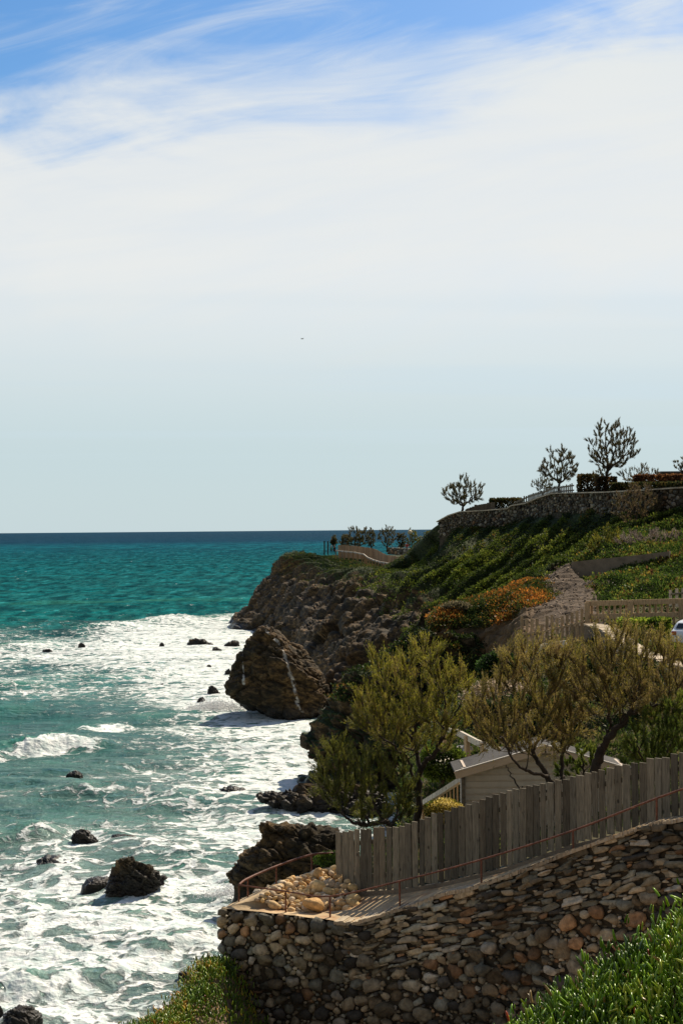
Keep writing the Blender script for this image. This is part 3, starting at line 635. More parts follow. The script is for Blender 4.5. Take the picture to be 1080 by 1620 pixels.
# ---------------------------------------------------------------- SPUR with orange plants, earth gully
SP = [[(680,975,93),(712,958,93),(745,953,93),(798,938,92),(832,925,92),(865,918,92),(910,892,93)],
      [(684,1000,88),(704,962,88),(745,957,88),(795,941,87),(828,927,87),(860,920,88),(902,897,90)],
      [(682,1015,86.5),(702,985,86),(748,986,85.5),(792,979,84),(832,956,83),(872,946,84),(918,915,87)],
      [(684,1050,85.5),(705,1030,85),(750,1030,84.5),(795,1018,82),(838,990,78),(884,965,79),(940,938,82)],
      [(690,1140,84),(710,1110,84),(755,1090,83),(800,1070,80),(840,1045,73),(890,1005,73.5),(950,975,76)],
      [(690,1220,82),(710,1200,80),(755,1180,78),(800,1140,74),(850,1100,68),(900,1040,69),(970,1000,70)]]
CT = np.array([[at(*q) for q in row] for row in SP])
S = catmull(CT, 46); S = catmull(S.transpose(1, 0, 2), 46).transpose(1, 0, 2); nr, nc = S.shape[:2]
V = S.reshape(-1, 3); Fc = grid_faces(nr, nc); N = vnormals(V, Fc)
if N[:, 2].mean() < 0: N = -N; Fc = Fc[:, ::-1]
rr = ((np.arange(nr)/46)[:, None]*np.ones((1, nc))).ravel(); cc = ((np.arange(nc)/46)[None]*np.ones((nr, 1))).ravel()
tl = V@np.array([[1, .2, .35], [0, 1, .25], [-.45, .15, 1]]); _, fe, ci = cells(tl/1.3, 5)
vgt = np.clip(1.5-np.abs(rr-1.15)*1.0, 0, 1)*np.clip((5.3-cc)*1.3+.6*fbm(V/2, 3, .5, False, 8), 0, 1)
D = (1-vgt)*(0.6*fbm(tl/3, 4, .55, True, 3)+.35*(ci-.5)-.2*np.exp(-fe*6))*np.where(cc > 4, .4, 1)+vgt*.35*fbm(V/1.2, 3, .6, False, 4)
V = V+N*D[:, None]; N2 = vnormals(V, Fc)
m, n = mat('spur_ground'); p = pos(n); c, b = rock_colour(n, p, 1.3); dr = attr(n, 'dirt'); vg_ = attr(n, 'veg')
c = n.mix(n.mr(n.noise(p, .6, 4), .4, .6, .3, .9), c, (0.20, 0.13, 0.07))
dn = n.noise(p, 5, 8, .7); dc = n.ramp(dn, [(0.3, (0.035, 0.024, 0.014)), (0.5, (0.09, 0.062, 0.038)), (0.7, (0.22, 0.155, 0.10))])
c = n.mix(dr, c, dc); c = n.mix(n.mr(n.math('ADD', vg_, n.math('MULTIPLY', n.math('SUBTRACT', n.noise(p, 1.5, 5), .5), 1)), .4, .6), c, (0.07, 0.06, 0.02))
finish(n, principled(n, c, .9, n.math('ADD', b, dn), .8, .09, .2)); M['spur'] = m
tag(mesh_np('spur', V, Fc, M['spur'], attrs={'veg': vgt, 'dirt': np.clip((cc-4.1)*1.5, 0, 1)}), kind='structure')
P, NN = scatter_on(V, N2, vgt*(rr < 2.3)*(rr > .2)+1e-9, 22000, 11)
ORANGE = [(0.015, 0.03, 0.008), (0.04, 0.06, 0.012), (0.10, 0.10, 0.02), (0.26, 0.11, 0.022), (0.44, 0.17, 0.03)]
o = tufts('ice_plants', P, NN, 0.14, ORANGE, [3, 3, 2.5, 2.5, 2], 5, .6, 12); tag(o, 'orange and green ice plants along the crest of the spur', 'ground cover', kind='stuff')
P, NN = scatter_on(V, N2, ((cc > 4) & (rr < 4.5)).astype(float)+1e-9, 700, 13)

def pebbles(name, P, size, cols, sub=ICO1, seed=1, flat=.7, jit=.2, M_=None, smooth=True):
    g = np.random.default_rng(seed); BV, BF = sub; n_ = len(P); k = len(BV)
    s = size*g.uniform(.5, 1.5, n_); 
    sc3 = s[:, None]*np.stack([g.uniform(.8, 1.2, n_), g.uniform(.8, 1.2, n_), g.uniform(flat-.2, flat+.2, n_)], 1)
    ang = g.uniform(0, 6.28, n_); ca, sa = np.cos(ang), np.sin(ang)
    W_ = BV[None]*sc3[:, None]; W_ = W_*(1+jit*g.normal(0, 1, (n_, k, 1)))
    X = W_[..., 0]*ca[:, None]-W_[..., 1]*sa[:, None]; Y_ = W_[..., 0]*sa[:, None]+W_[..., 1]*ca[:, None]
    V = np.stack([X, Y_, W_[..., 2]], -1)+P[:, None]
    Fq = (BF[None]+np.arange(n_)[:, None, None]*k).reshape(-1, 3)
    col = np.array(cols)[g.integers(0, len(cols), n_)]*g.uniform(.7, 1.3, (n_, 1))
    return mesh_np(name, V.reshape(-1, 3), Fq, M_ or M['stone'], None, np.repeat(col, k, 0), smooth)
o = pebbles('gravel', P, .055, [(0.22, .16, .11), (.12, .085, .055), (.34, .26, .18)], seed=3); tag(o, 'loose stones spread over the bare earth gully', 'gravel', kind='stuff')

# ---------------------------------------------------------------- HILLSIDE / garden ground: thin plate spline through surveyed points
GP = [(540,1413,34.6),(700,1405,33.3),(850,1370,31),(1080,1315,28.5),(1250,1270,27),(480,1420,40),(560,1345,40),(700,1345,40),(900,1310,40),(1080,1250,40),(1300,1180,40),
 (600,1290,50),(735,1225,50),(900,1195,50),(1080,1150,50),(1300,1100,50),(640,1220,60),(800,1130,60),(950,1085,60),(1080,1062,60),(1300,1050,60),
 (700,1120,72),(830,1038,72),(920,1002,73),(1080,993,72),(1300,980,72),(940,972,76.5),(1080,960,76.5),(1300,950,76),(910,925,86),(1000,908,86),(1080,890,86),(1300,870,86),
 (960,872,93),(1080,852,93),(1300,830,93),(760,1090,86),(760,1080,93),(700,1160,80),(850,1010,90),(500,1420,48),(560,1290,60),(600,1260,72),(1080,800,101),(1300,790,100),(960,830,103)]
GPt = np.array([at(*q) for q in GP])
def tps_fit(P, z):
    d = np.linalg.norm(P[:, None]-P[None], axis=2); K = d**2*np.log(d+1e-9); n_ = len(P)
    A = np.zeros((n_+3, n_+3)); A[:n_, :n_] = K+np.eye(n_)*0.5; A[:n_, n_:] = np.c_[np.ones(n_), P]; A[n_:, :n_] = A[:n_, n_:].T
    return np.linalg.solve(A, np.r_[z, 0, 0, 0])
TW = tps_fit(GPt[:, :2], GPt[:, 2])
def ground_z(x, y):
    x = np.atleast_1d(np.asarray(x, float)); y = np.atleast_1d(np.asarray(y, float)); Q = np.stack([x, y], 1)
    out = np.empty(len(Q))
    for s in range(0, len(Q), 40000):
        q = Q[s:s+40000]; d = np.linalg.norm(q[:, None]-GPt[None, :, :2], axis=2)
        out[s:s+40000] = (d**2*np.log(d+1e-9))@TW[:-3]+TW[-3]+q@TW[-2:]
    return out
ys = np.linspace(34.2, 97, 300); ts = np.linspace(-0.03, 0.34, 240)
Yg, Tg = np.meshgrid(ys, ts, indexing='ij'); Tm = np.interp(Yg, [34, 38, 45, 100], [0, 0, .03, .03]); Tg = Tm+(Tg+.03)/.37*(.34-Tm); Xg = Yg*Tg
x, y = Xg.ravel(), Yg.ravel(); z = ground_z(x, y)
V = np.stack([x, y, z], 1)
z += 0.22*fbm(V/2.5, 4, .5, False, 2)*np.clip((y-36)/4, 0, 1)+.5*fbm(V/3, 4, .5, False, 9)*np.clip((y-77)/3, 0, 1)
z -= 9*np.clip(1-((Tg-Tm).ravel())/.014, 0, 1)**1.3*(y > 36.5); V[:, 2] = z; Fc = grid_faces(len(ys), len(ts)); N = vnormals(V, Fc)
if N[:, 2].mean() < 0: N = -N; Fc = Fc[:, ::-1]
dirt = np.clip(1-np.abs(Tg.ravel()*F+540-900)/70, 0, 1)*((y > 76) & (y < 90))
mh = mesh_np('hillside', V, Fc, M['spur'], attrs={'veg': np.clip(1.0-2.2*dirt, 0, 1), 'dirt': np.clip(dirt*2, 0, 1)}); tag(mh, kind='structure')
wv_ = ((y > 77) & (Tg.ravel() > .15)).astype(float)*(1-np.clip(dirt*1.6, 0, 1))+1e-9
P, NN = scatter_on(V, N, wv_, 42000, 21)
MIX = [(0.012, 0.02, 0.005), (0.03, 0.055, 0.010), (0.06, 0.10, 0.016), (0.14, 0.17, 0.03), (0.24, 0.17, 0.03), (0.10, 0.05, 0.02)]
o = tufts('ground_cover', P, NN, 0.16, MIX, [2, 3, 4, 3, 1.5, 1], 6, .6, 22, clump=1.3); tag(o, 'thick green and rusty ice plants behind the timber railing', 'ground cover', kind='stuff')
P, NN = scatter_on(V, N, ((y < 76) & (y > 36)).astype(float)+1e-9, 30000, 23)
o = tufts('garden_undergrowth', P, NN, 0.15, [(0.02, .035, .008), (.05, .08, .015), (.10, .12, .03), (.16, .13, .06)], [3, 3, 2, 1], 5, .8, 24, clump=1.5); tag(o, 'dark undergrowth between the trees and the shed', 'ground cover', kind='stuff')

# ---------------------------------------------------------------- STONE WALLS
STC = np.array([(0.42, .33, .21), (.28, .23, .15), (.50, .41, .28), (.36, .21, .11), (.13, .115, .095), (.58, .50, .38), (.42, .25, .13), (.09, .08, .065), (.31, .29, .22), (.24, .18, .11)])
def stones_on(path_pts, height, dens, rmin, rmax, aspect, seed, depth=.5, boxy=0.8, rot=.25, top_fn=None, bot=0.0, bright=1.0, lo=0.0, hi=None, sub=ICO2, colw=None, tries=9000, dtop=0.0):
    """dart-thrown stones on a vertical face that follows path_pts (top edge); returns arrays"""
    g = np.random.default_rng(seed); P = np.array(path_pts); seg = np.linalg.norm(np.diff(P[:, :2], axis=0), axis=1); Ls = np.r_[0, np.cumsum(seg)]
    L = Ls[-1]; hi = hi if hi is not None else L
    acc = np.zeros((0, 4)); cellN = {}
    out = []
    def ok(s, d, r):
        ci, cj = int(s/aspect/rmax/2), int(d/rmax/2)
        for a in range(ci-1, ci+2):
            for b in range(cj-1, cj+2):
                for (s2, d2, r2) in cellN.get((a, b), ()):
                    if ((s-s2)/aspect)**2+(d-d2)**2 < (r+r2)**2*dens: return False
        cellN.setdefault((ci, cj), []).append((s, d, r)); return True
    for ph, (r, cnt) in enumerate([(rmax, tries//14), (rmax*.8, tries//6), ((rmax+rmin)*.5, tries//3), (rmin*1.3, tries), (rmin, int(tries*1.6))]):
        S_ = g.uniform(lo, hi, cnt); Dd = g.uniform(dtop, height, cnt); rr_ = r*g.uniform(.85, 1.1, cnt)
        for s, d, q in zip(S_, Dd, rr_):
            d = max(d, q*0.8+dtop)
            if ok(s, d, q): out.append((s, d, q))
    out = np.array(out); n_ = len(out)
    X = np.interp(out[:, 0], Ls, P[:, 0]); Y_ = np.interp(out[:, 0], Ls, P[:, 1]); Z = np.interp(out[:, 0], Ls, P[:, 2])-out[:, 1]
    i = np.clip(np.searchsorted(Ls, out[:, 0])-1, 0, len(P)-2); T_ = unit(np.diff(P, axis=0)[i]); slope = np.arctan2(T_[:, 2], np.hypot(T_[:, 0], T_[:, 1]))
    Th = unit(T_*np.array([1, 1, 0])); Nn = np.stack([Th[:, 1], -Th[:, 0], Th[:, 0]*0], 1)
    BV, BF = sub; k = len(BV)
    e = boxy; B = np.sign(BV)*np.abs(BV)**e; B = B/np.abs(B).max()
    r = out[:, 2]; ax = r*aspect*g.uniform(.92, 1.12, n_); az = r*g.uniform(.9, 1.08, n_); ay = np.minimum(r, .2)*depth/.5*g.uniform(.7, 1.3, n_)
    W_ = B[None]*np.stack([ax, ay, az], 1)[:, None]
    # lumps: low order deformation per stone
    kx = g.normal(0, 1, (n_, 3, 3)); ph = g.uniform(0, 6, (n_, 3))
    lump = sum(np.sin((BV[None]*kx[:, j][:, None]*1.6).sum(-1)+ph[:, j][:, None]) for j in range(3))*0.11
    W_ = W_*(1+lump[..., None]+g.normal(0, .014, (n_, k, 1)))
    for _ in range(6):
        nn = unit(g.normal(0, 1, (n_, 3))); hgt_ = g.uniform(.55, .9, (n_, 1)); q_ = (B[None]*nn[:, None]).sum(-1)-hgt_
        sh_ = np.clip(q_, 0, None)[..., None]*nn[:, None]*np.stack([ax, ay, az], 1)[:, None]; W_ = W_-sh_*.9
    ro = g.normal(0, rot, n_)+slope*(.8 if aspect > 1.6 else .3); ca, sa = np.cos(ro)[:, None], np.sin(ro)[:, None]
    lx = W_[..., 0]*ca-W_[..., 2]*sa; lz = W_[..., 0]*sa+W_[..., 2]*ca; ly = W_[..., 1]
    outw = g.uniform(-.04, .05, n_)
    V = np.stack([X, Y_, Z], 1)[:, None]+lx[..., None]*Th[:, None]+(ly+outw[:, None])[..., None]*Nn[:, None]
    V[..., 2] += lz
    pw_ = colw if colw is not None else np.ones(len(STC))
    col = STC[g.choice(len(STC), n_, p=np.array(pw_)/np.sum(pw_))]*g.uniform(.55, 1.3, (n_, 1))*bright*np.clip(.82+.75*fbm(np.stack([X, Y_, Z*1.4], 1)/1.6, 3, .6, False, seed+40), .25, 1.25)[:, None]
    Fq = (BF[None]+np.arange(n_)[:, None, None]*k).reshape(-1, 3)
    return V.reshape(-1, 3), Fq, np.repeat(col, k, 0)
def merge(parts):
    Vs, Fs, Cs, n_ = [], [], [], 0
    for V, Fq, c in parts: Vs.append(V); Fs.append(Fq+n_); Cs.append(c); n_ += len(V)
    return np.vstack(Vs), np.vstack(Fs), np.vstack(Cs)
def backing(path_pts, height, inset, thick, top_drop=.03):
    P = np.array(path_pts); mb = MB(); T_ = unit(np.gradient(P, axis=0)*np.array([1, 1, 0])); Nn = np.stack([T_[:, 1], -T_[:, 0], T_[:, 0]*0], 1)
    for i in range(len(P)-1):
        q = []
        for zz in (None, 0):
            for (j, s) in ((i, -inset), (i+1, -inset), (i+1, -inset-thick), (i, -inset-thick)):
                a = P[j]+Nn[j]*s; a = a.copy(); a[2] = a[2]-height if zz is None else a[2]-top_drop; q.append(a)
        mb.box8(q)
    return mb
WT = [(350,1437,32.6),(375,1441,32.45),(400,1443,32.3),(470,1449,31.9),(530,1458,31.5),(565,1458,31.3),(620,1441,31.0),(660,1430,30.7),(700,1414,30.3),(745,1405,29.9),(800,1386,29.3),(850,1368,28.8),(900,1348,28.3),(950,1330,27.8),(1000,1313,27.3),(1040,1300,27.0),(1080,1295,26.6),(1180,1262,25.8),(1300,1230,25)]
SIDE = [(560,1366,35.5),(530,1368,35.3),(493,1379,34.95),(437,1397,34.35),(392,1418,33.5),(362,1432,32.9)]
wall_pts = [at(*q) for q in SIDE]+[at(*q) for q in WT]
wall_pts = np.array(wall_pts); wp = wall_pts.copy()
Lw = np.r_[0, np.cumsum(np.linalg.norm(np.diff(wp[:, :2], axis=0), axis=1))]
s_corner = Lw[len(SIDE)]; s_mid = Lw[len(SIDE)+5]
cw1 = [3, 3.5, 2.4, 1.3, 1, 1.4, .7, .5, 3, 1.6]; cw2 = [2, 3, 2, .7, 1.2, 1.5, .4, .5, 4, 1.5]
pA = stones_on(wp, 4.6, .72, .035, .15, 1.22, 1, boxy=.82, lo=0, hi=s_mid+.2, tries=14000, colw=cw1, dtop=.0)
pB = stones_on(wp, 4.6, .72, .035, .16, 1.28, 2, boxy=.82, lo=s_mid+.25, hi=Lw[-1], tries=15000, colw=cw1, dtop=1.25)
pC = stones_on(wp, 1.3, .78, .024, .075, 3.1, 3, boxy=.42, rot=.07, lo=s_mid-.3, hi=Lw[-1], tries=10000, colw=cw2, dtop=.02)
V, Fq, c = merge([pA, pB, pC])
t = thing('stone_wall', 'tall retaining wall of rounded cobbles and flat slabs rising to the right in the foreground', 'wall', wall_pts[len(SIDE)]-[0, 0, 4])
place(t, mesh_np('stones', V, Fq, M['stone'], None, c, True), backing(wp, 6.0, .035, .5, .05).build('mortar_core', M['mortar']))
# thin bright mortar coping with ragged flat stones along the sloping top
g = np.random.default_rng(4); mb = MB()
cp = catmull(wall_pts[len(SIDE)+4:], 14); 
for i in range(len(cp)-1):
    a, b = cp[i], cp[i+1]; T_ = unit((b-a)*np.array([1, 1, 0])); Nn = np.array([T_[1], -T_[0], 0])
    w1 = .42+g.uniform(-.03, .05); zz = g.uniform(-.01, .03)
    q = [a+Nn*(.04+g.uniform(0, .05)), b+Nn*(.04+g.uniform(0, .05)), b-Nn*w1, a-Nn*w1]
    mb.box8([p_+[0, 0, -.05] for p_ in q]+[p_+[0, 0, .012+zz] for p_ in q])
place(t, mb.build('coping', M['coping']))

# ---------------------------------------------------------------- TERRACE (ramped concrete apron with a rubble bank inside)
outer = catmull(np.array([at(*q) for q in SIDE+WT[:1]]), 10)
inner_uv = [(560,1377,34.5),(529,1379,34.4),(513,1380,34.3),(491,1386,34.05),(466,1394,33.75),(444,1402,33.35),(425,1412,32.85),(408,1424,32.7)]
inner = catmull(np.array([at(*q) for q in inner_uv]), 10)
k = 71; 
def resample(P, n_):
    L = np.r_[0, np.cumsum(np.linalg.norm(np.diff(P, axis=0), axis=1))]; s = np.linspace(0, L[-1], n_); return np.stack([np.interp(s, L, P[:, j]) for j in range(3)], 1)
O_, I_ = resample(outer, 70), resample(inner, 70)
G = np.array([O_*(1-t_)+I_*t_ for t_ in np.linspace(0, 1, 14)]).transpose(1, 0, 2)
V = G.reshape(-1, 3); V[:, 2] += .025*fbm(V/.5, 3, .6, False, 4)+.0
tag(mesh_np('terrace', V, grid_faces(70, 14), M['concrete']), kind='structure')
# floor between bank, front wall and fence
fl_front = resample(np.array([at(*q) for q in WT[:6]]), 60); fl_back = resample(np.array([at(408,1424,32.7), at(432,1432,32.75), at(462,1437,32.8), at(495,1439,32.85), at(545,1438,32.9), at(600,1428,32.7)]), 60)
G = np.array([fl_front*(1-t_)+fl_back*t_ for t_ in np.linspace(0, 1, 12)]).transpose(1, 0, 2); V = G.reshape(-1, 3).copy(); V[:, 2] += .03*fbm(V/.4, 3, .6, False, 6)+.01
tag(mesh_np('path', V, grid_faces(60, 12), M['concrete']), kind='structure')
# rubble bank
bot = resample(np.array([at(408,1425,32.66), at(432,1433,32.6), at(462,1440,32.5), at(495,1443,32.5), at(530,1440,32.65), at(560,1436,32.8)]), 60)[::1]
top = resample(inner[::-1], 60)
g = np.random.default_rng(9); P = []
for i in range(1600):
    a = g.integers(0, 60); s = g.uniform(0, 1); r_ = .05+.10*g.uniform()**2
    p_ = bot[a]*(1-s)+top[a]*s+g.normal(0, .02, 3)
    hh = np.linalg.norm(top[a]-bot[a])
    if all(np.linalg.norm(p_-q[0]) > (r_+q[1])*.78 for q in P): P.append((p_, r_))
for i in range(0, 60, 2): 
    if i > 8: P.append((top[i]+g.normal(0, .02, 3)+[0, 0, .02], .085))
P.append((at(496, 1431, 32.45), .17)); P.append((at(503, 1404, 33.5), .15)); P.append((at(520, 1398, 33.7), .14))
PP = np.array([q[0] for q in P]); rs = np.array([q[1] for q in P])
BV, BF = ICO2; k = len(BV); n_ = len(PP); kx = g.normal(0, 1, (n_, 3, 3)); ph = g.uniform(0, 6, (n_, 3))
lump = sum(np.sin((BV[None]*kx[:, j][:, None]*1.8).sum(-1)+ph[:, j][:, None]) for j in range(3))*.11
W_ = BV[None]*(rs[:, None]*np.stack([g.uniform(.95, 1.4, n_), g.uniform(.8, 1.1, n_), g.uniform(.75, 1.05, n_)], 1))[:, None]*(1+lump[..., None])
ro = g.uniform(-.6, .6, n_)[:, None]; V = np.stack([W_[..., 0]*np.cos(ro)-W_[..., 2]*np.sin(ro), W_[..., 1], W_[..., 0]*np.sin(ro)+W_[..., 2]*np.cos(ro)], -1)+PP[:, None]
pal = np.array([(.75, .52, .27), (.62, .38, .16), (.78, .62, .42), (.5, .38, .25), (.80, .55, .25)])
col = pal[g.integers(0, 5, n_)]*g.uniform(.75, 1.15, (n_, 1))
t = thing('rubble_wall', 'low curved wall of loose sunlit yellow stones inside the terrace railing', 'wall', bot[30])
mbk = MB()
Gb = np.array([(bot+[0, .08, -.05])*(1-t_)+(top+[0, .1, -.06])*t_ for t_ in np.linspace(0, 1, 6)]).transpose(1, 0, 2)
place(t, mesh_np('stones', V.reshape(-1, 3), (BF[None]+np.arange(n_)[:, None, None]*k).reshape(-1, 3), M['stone'], None, np.repeat(col, k, 0), True), mesh_np('earth_core', Gb.reshape(-1, 3), grid_faces(60, 6), M['dirt']))

# ---------------------------------------------------------------- RUSTY RAILING
t = thing('metal_railing', 'thin rusty railing curving round the terrace corner and climbing along the wall top', 'railing', at(378, 1431, 33.0))
posts = [((493,1377,34.8),25),((437,1395,34.25),24.5),((392,1417,33.3),27),((378,1430,32.95),30),((452,1440,32.35),30),((522,1447,31.8),29),((632,1424,31.1),30),((761,1391,29.9),31),((906,1347,28.5),33),((1038,1300,27.2),37),((1180,1254,26.0),40)]
rail = [at(560,1345,35.5), at(530,1349,35.2)]
for (q, h_) in posts:
    b = at(*q); top_ = at(q[0], q[1]-h_, q[2]); top_[:2] = b[:2]; rail.append(top_)
    mb = MB(); mb.tube([b-[0, 0, .12], top_], .022, 6); o = mb.build('post', M['rust'], t); 
rp = np.array(rail)
r1 = catmull(rp[:6], 8); r2 = rp[5:]; mb = MB(); mb.tube(r1, .028, 6); mb.build('handrail', M['rust'], t, True)
mb = MB(); mb.tube(catmull(rp[5:], 4), .020, 6); mb.build('handrail', M['rust'], t, True)

# ---------------------------------------------------------------- GREY BOARD FENCE
g = np.random.default_rng(12)
def board(mb, c, ang, wd, th, z0, z1, slope=0, col=(1, 1, 1), tiltx=0.0, g=None):
    ca, sa = math.cos(ang), math.sin(ang); P = []
    for z, tl in ((z0, 0), (z1, tiltx)):
        for a, b in ((-1, -1), (1, -1), (1, 1), (-1, 1)):
            x, y = a*wd/2+tl, b*th/2
            P.append([c[0]+x*ca-y*sa, c[1]+x*sa+y*ca, z+(slope*a*wd/2)])
    mb.box8(P, col)
t = thing('board_fence', 'weathered grey vertical board fence stepping up the slope behind the rusty railing', 'fence', at(532, 1413, 34.2))
FB = [(532,1316,1411,34.2),(640,1306,1404,32.9),(700,1285,1394,32.2),(800,1252,1370,31.0),(900,1240-9,1335,29.8),(1000,1207,1310,28.7),(1080,1192,1296,27.9),(1180,1165,1265,26.9),(1300,1135,1240,25.8)]
A = np.array([at(q[0], q[2], q[3]) for q in FB]); Bt = np.array([at(q[0], q[1], q[3]) for q in FB])
L = np.r_[0, np.cumsum(np.linalg.norm(np.diff(A[:, :2], axis=0), axis=1))]
mb = MB(); mbn = MB(); s = 0.0
while s < L[-1]:
    wd = g.uniform(.17, .205); c = np.array([np.interp(s+wd/2, L, A[:, j]) for j in range(3)]); zt = np.interp(s+wd/2, L, Bt[:, 2])
    i = min(max(np.searchsorted(L, s)-1, 0), len(A)-2); ang = math.atan2(A[i+1, 1]-A[i, 1], A[i+1, 0]-A[i, 0])
    tone = g.uniform(.5, 1.45); warm = g.uniform(0, .06)
    board(mb, c+[0, 0, 0], ang+g.normal(0, .03), wd-g.uniform(.012, .05), .03, c[2]-.02+g.normal(0, .02), zt+g.normal(0, .014), 0.0, (tone*(1+warm), tone, tone*(1-warm)), g.normal(0, .01))
    s += wd
place(t, mb.build('boards', M['greywood']))
for fz in (.22, .78):
    mb = MB(); 
    Pz = A+(Bt-A)*fz; T_ = unit(np.gradient(A, axis=0)*[1, 1, 0]); Nb = np.stack([-T_[:, 1], T_[:, 0], T_[:, 0]*0], 1); Pz = Pz+Nb*.05
    for i in range(len(Pz)-1): mb.bar(Pz[i], Pz[i+1], .05, .1, (.8, .8, .8))
    place(t, mb.build('rail', M['greywood']))
for s in np.arange(.05, L[-1], 2.2):
    c = np.array([np.interp(s, L, (A+Nb*.12)[:, j]) for j in range(3)]); zt = np.interp(s, L, Bt[:, 2])
    mb = MB(); board(mb, c, .8, .1, .1, c[2]-.3, zt-.1, col=(.7, .7, .7)); place(t, mb.build('post', M['greywood']))
mb = MB(); 
for i in range(6): 
    a, b = A[i]-Nb[i]*.03, A[i+1]-Nb[i+1]*.03
    mb.box8([a+[0, 0, -.5], b+[0, 0, -.5], b+Nb[i]*.2+[0, 0, -.5], a+Nb[i]*.2+[0, 0, -.5], a+[0, 0, -.03], b+[0, 0, -.03], b+Nb[i]*.2+[0, 0, -.03], a+Nb[i]*.2+[0, 0, -.03]])
o = mb.build('plinth', M['greyconc']); place(t, o)
# sloping path between wall and fence
wf = resample(wall_pts[len(SIDE)+4:]-[0, 0, .03], 80); ff = resample(np.vstack([A[0]+(A[0]-A[1])*.0, A[1:]])-[0, 0, .14], 80)
G = np.array([(wf+[0, .1, 0])*(1-t_)+(ff+[0, .1, 0])*t_ for t_ in np.linspace(0, 1, 8)]).transpose(1, 0, 2); V = G.reshape(-1, 3)
tag(mesh_np('footpath', V, grid_faces(80, 8), M['concrete']), kind='structure')

# ---------------------------------------------------------------- FOREGROUND SLOPES with succulent leaves
def fingers(name, P, size, palette, seed, up=1.0, lean=(0, 0, 0), curve=.25, clump=.35):
    """three-sided tapering fingers, as on ice plant"""
    g = np.random.default_rng(seed); n_ = len(P)
    cn = fbm(P/clump, 3, .6, False, seed)
    d = unit(np.array([0, 0, up])+np.array(lean)+g.normal(0, .42, (n_, 3)))
    a = unit(np.cross(d, g.normal(0, 1, (n_, 3)))); b = np.cross(d, a)
    L = size*g.uniform(.6, 1.25, n_); w_ = L*g.uniform(.115, .16, n_)
    rings = []
    bend = a*g.uniform(-curve, curve, n_)[:, None]
    for (s, wr) in ((0, .8), (.4, 1.0), (.78, .72)):
        c = P+d*(L*s)[:, None]+bend*(L*s*s)[:, None]
        for k in range(3):
            th = k*2.0944; rings.append(c+(a*math.cos(th)+b*math.sin(th))*(w_*wr)[:, None])
    tip = P+d*L[:, None]+bend*L[:, None]
    V = np.stack(rings+[tip], 1).reshape(-1, 3)
    fq = []
    for r in (0, 1):
        for k in range(3):
            a0, a1 = r*3+k, r*3+(k+1) % 3; fq += [(a0, a1, a1+3), (a0, a1+3, a0+3)]
    for k in range(3): fq.append((6+k, 6+(k+1) % 3, 9))
    Fq = (np.array(fq)[None]+np.arange(n_)[:, None, None]*10).reshape(-1, 3)
    pal = np.array(palette); q = np.clip((cn+1)/2+g.normal(0, .12, n_), .001, .999); idx = np.clip(((q-.15)/.7*len(pal)).astype(int), 0, len(pal)-1)
    col = pal[idx]*g.uniform(.75, 1.25, (n_, 1))
    dry = g.uniform(size=n_) < .035; col[dry] = np.array([.34, .24, .10])*g.uniform(.6, 1.2, (dry.sum(), 1)); red = g.uniform(size=n_) < .008; col[red] = (.4, .08, .04)
    cv = np.repeat(col[:, None], 10, 1); cv[:, 6:] *= 1.15
    return mesh_np(name, V, Fq, M['succulent'], None, cv.reshape(-1, 3), True)
# right foreground mound
RM = np.array([[at(820,1832,8.6), at(930,1742,8.6), at(1030,1652,8.5), at(1120,1572,8.4), at(1270,1452,8.3)],
      [at(790,1752,9.6), at(868,1686,9.7), at(960,1620,9.8), at(1085,1548,9.9), at(1250,1436,10)],
      [at(790,1822,10.6), at(868,1754,10.8), at(960,1692,11), at(1085,1592,11.1), at(1250,1472,11.3)]])
front = RM[0].copy(); front[:, 1] -= 3.4; front[:, 2] -= 1.5; bk = RM[2].copy(); bk[:, 1] += 1.5; bk[:, 2] -= 2.5
CT = np.concatenate([[front], RM, [bk]]); S = catmull(CT, 40); S = catmull(S.transpose(1, 0, 2), 40).transpose(1, 0, 2); nr, nc = S.shape[:2]
V = S.reshape(-1, 3); V[:, 2] += .10*fbm(V/.5, 4, .55, False, 33); Fc = grid_faces(nr, nc); N = vnormals(V, Fc)
if N[:, 2].mean() < 0: Fc = Fc[:, ::-1]; N = -N
tag(mesh_np('mound', V, Fc, M['dirt']), kind='structure')
rr = ((np.arange(nr)/40)[:, None]*np.ones((1, nc))).ravel()
P, NN = scatter_on(V, N, ((rr > .3) & (rr < 3.2)).astype(float), 110000, 41)
hn = fbm(P/.35, 3, .6, False, 44); P[:, 2] += .10*hn+.01
SUC = [(0.06, .12, .012), (.10, .19, .015), (.15, .27, .02), (.20, .34, .025), (.26, .38, .03), (.36, .42, .06)]
o = fingers('ice_plants', P, .068, SUC, 42, 1.0, (-.1, 0, 0)); tag(o, 'bright green finger leaved ice plants on the near mound, bottom right', 'ground cover', kind='stuff')
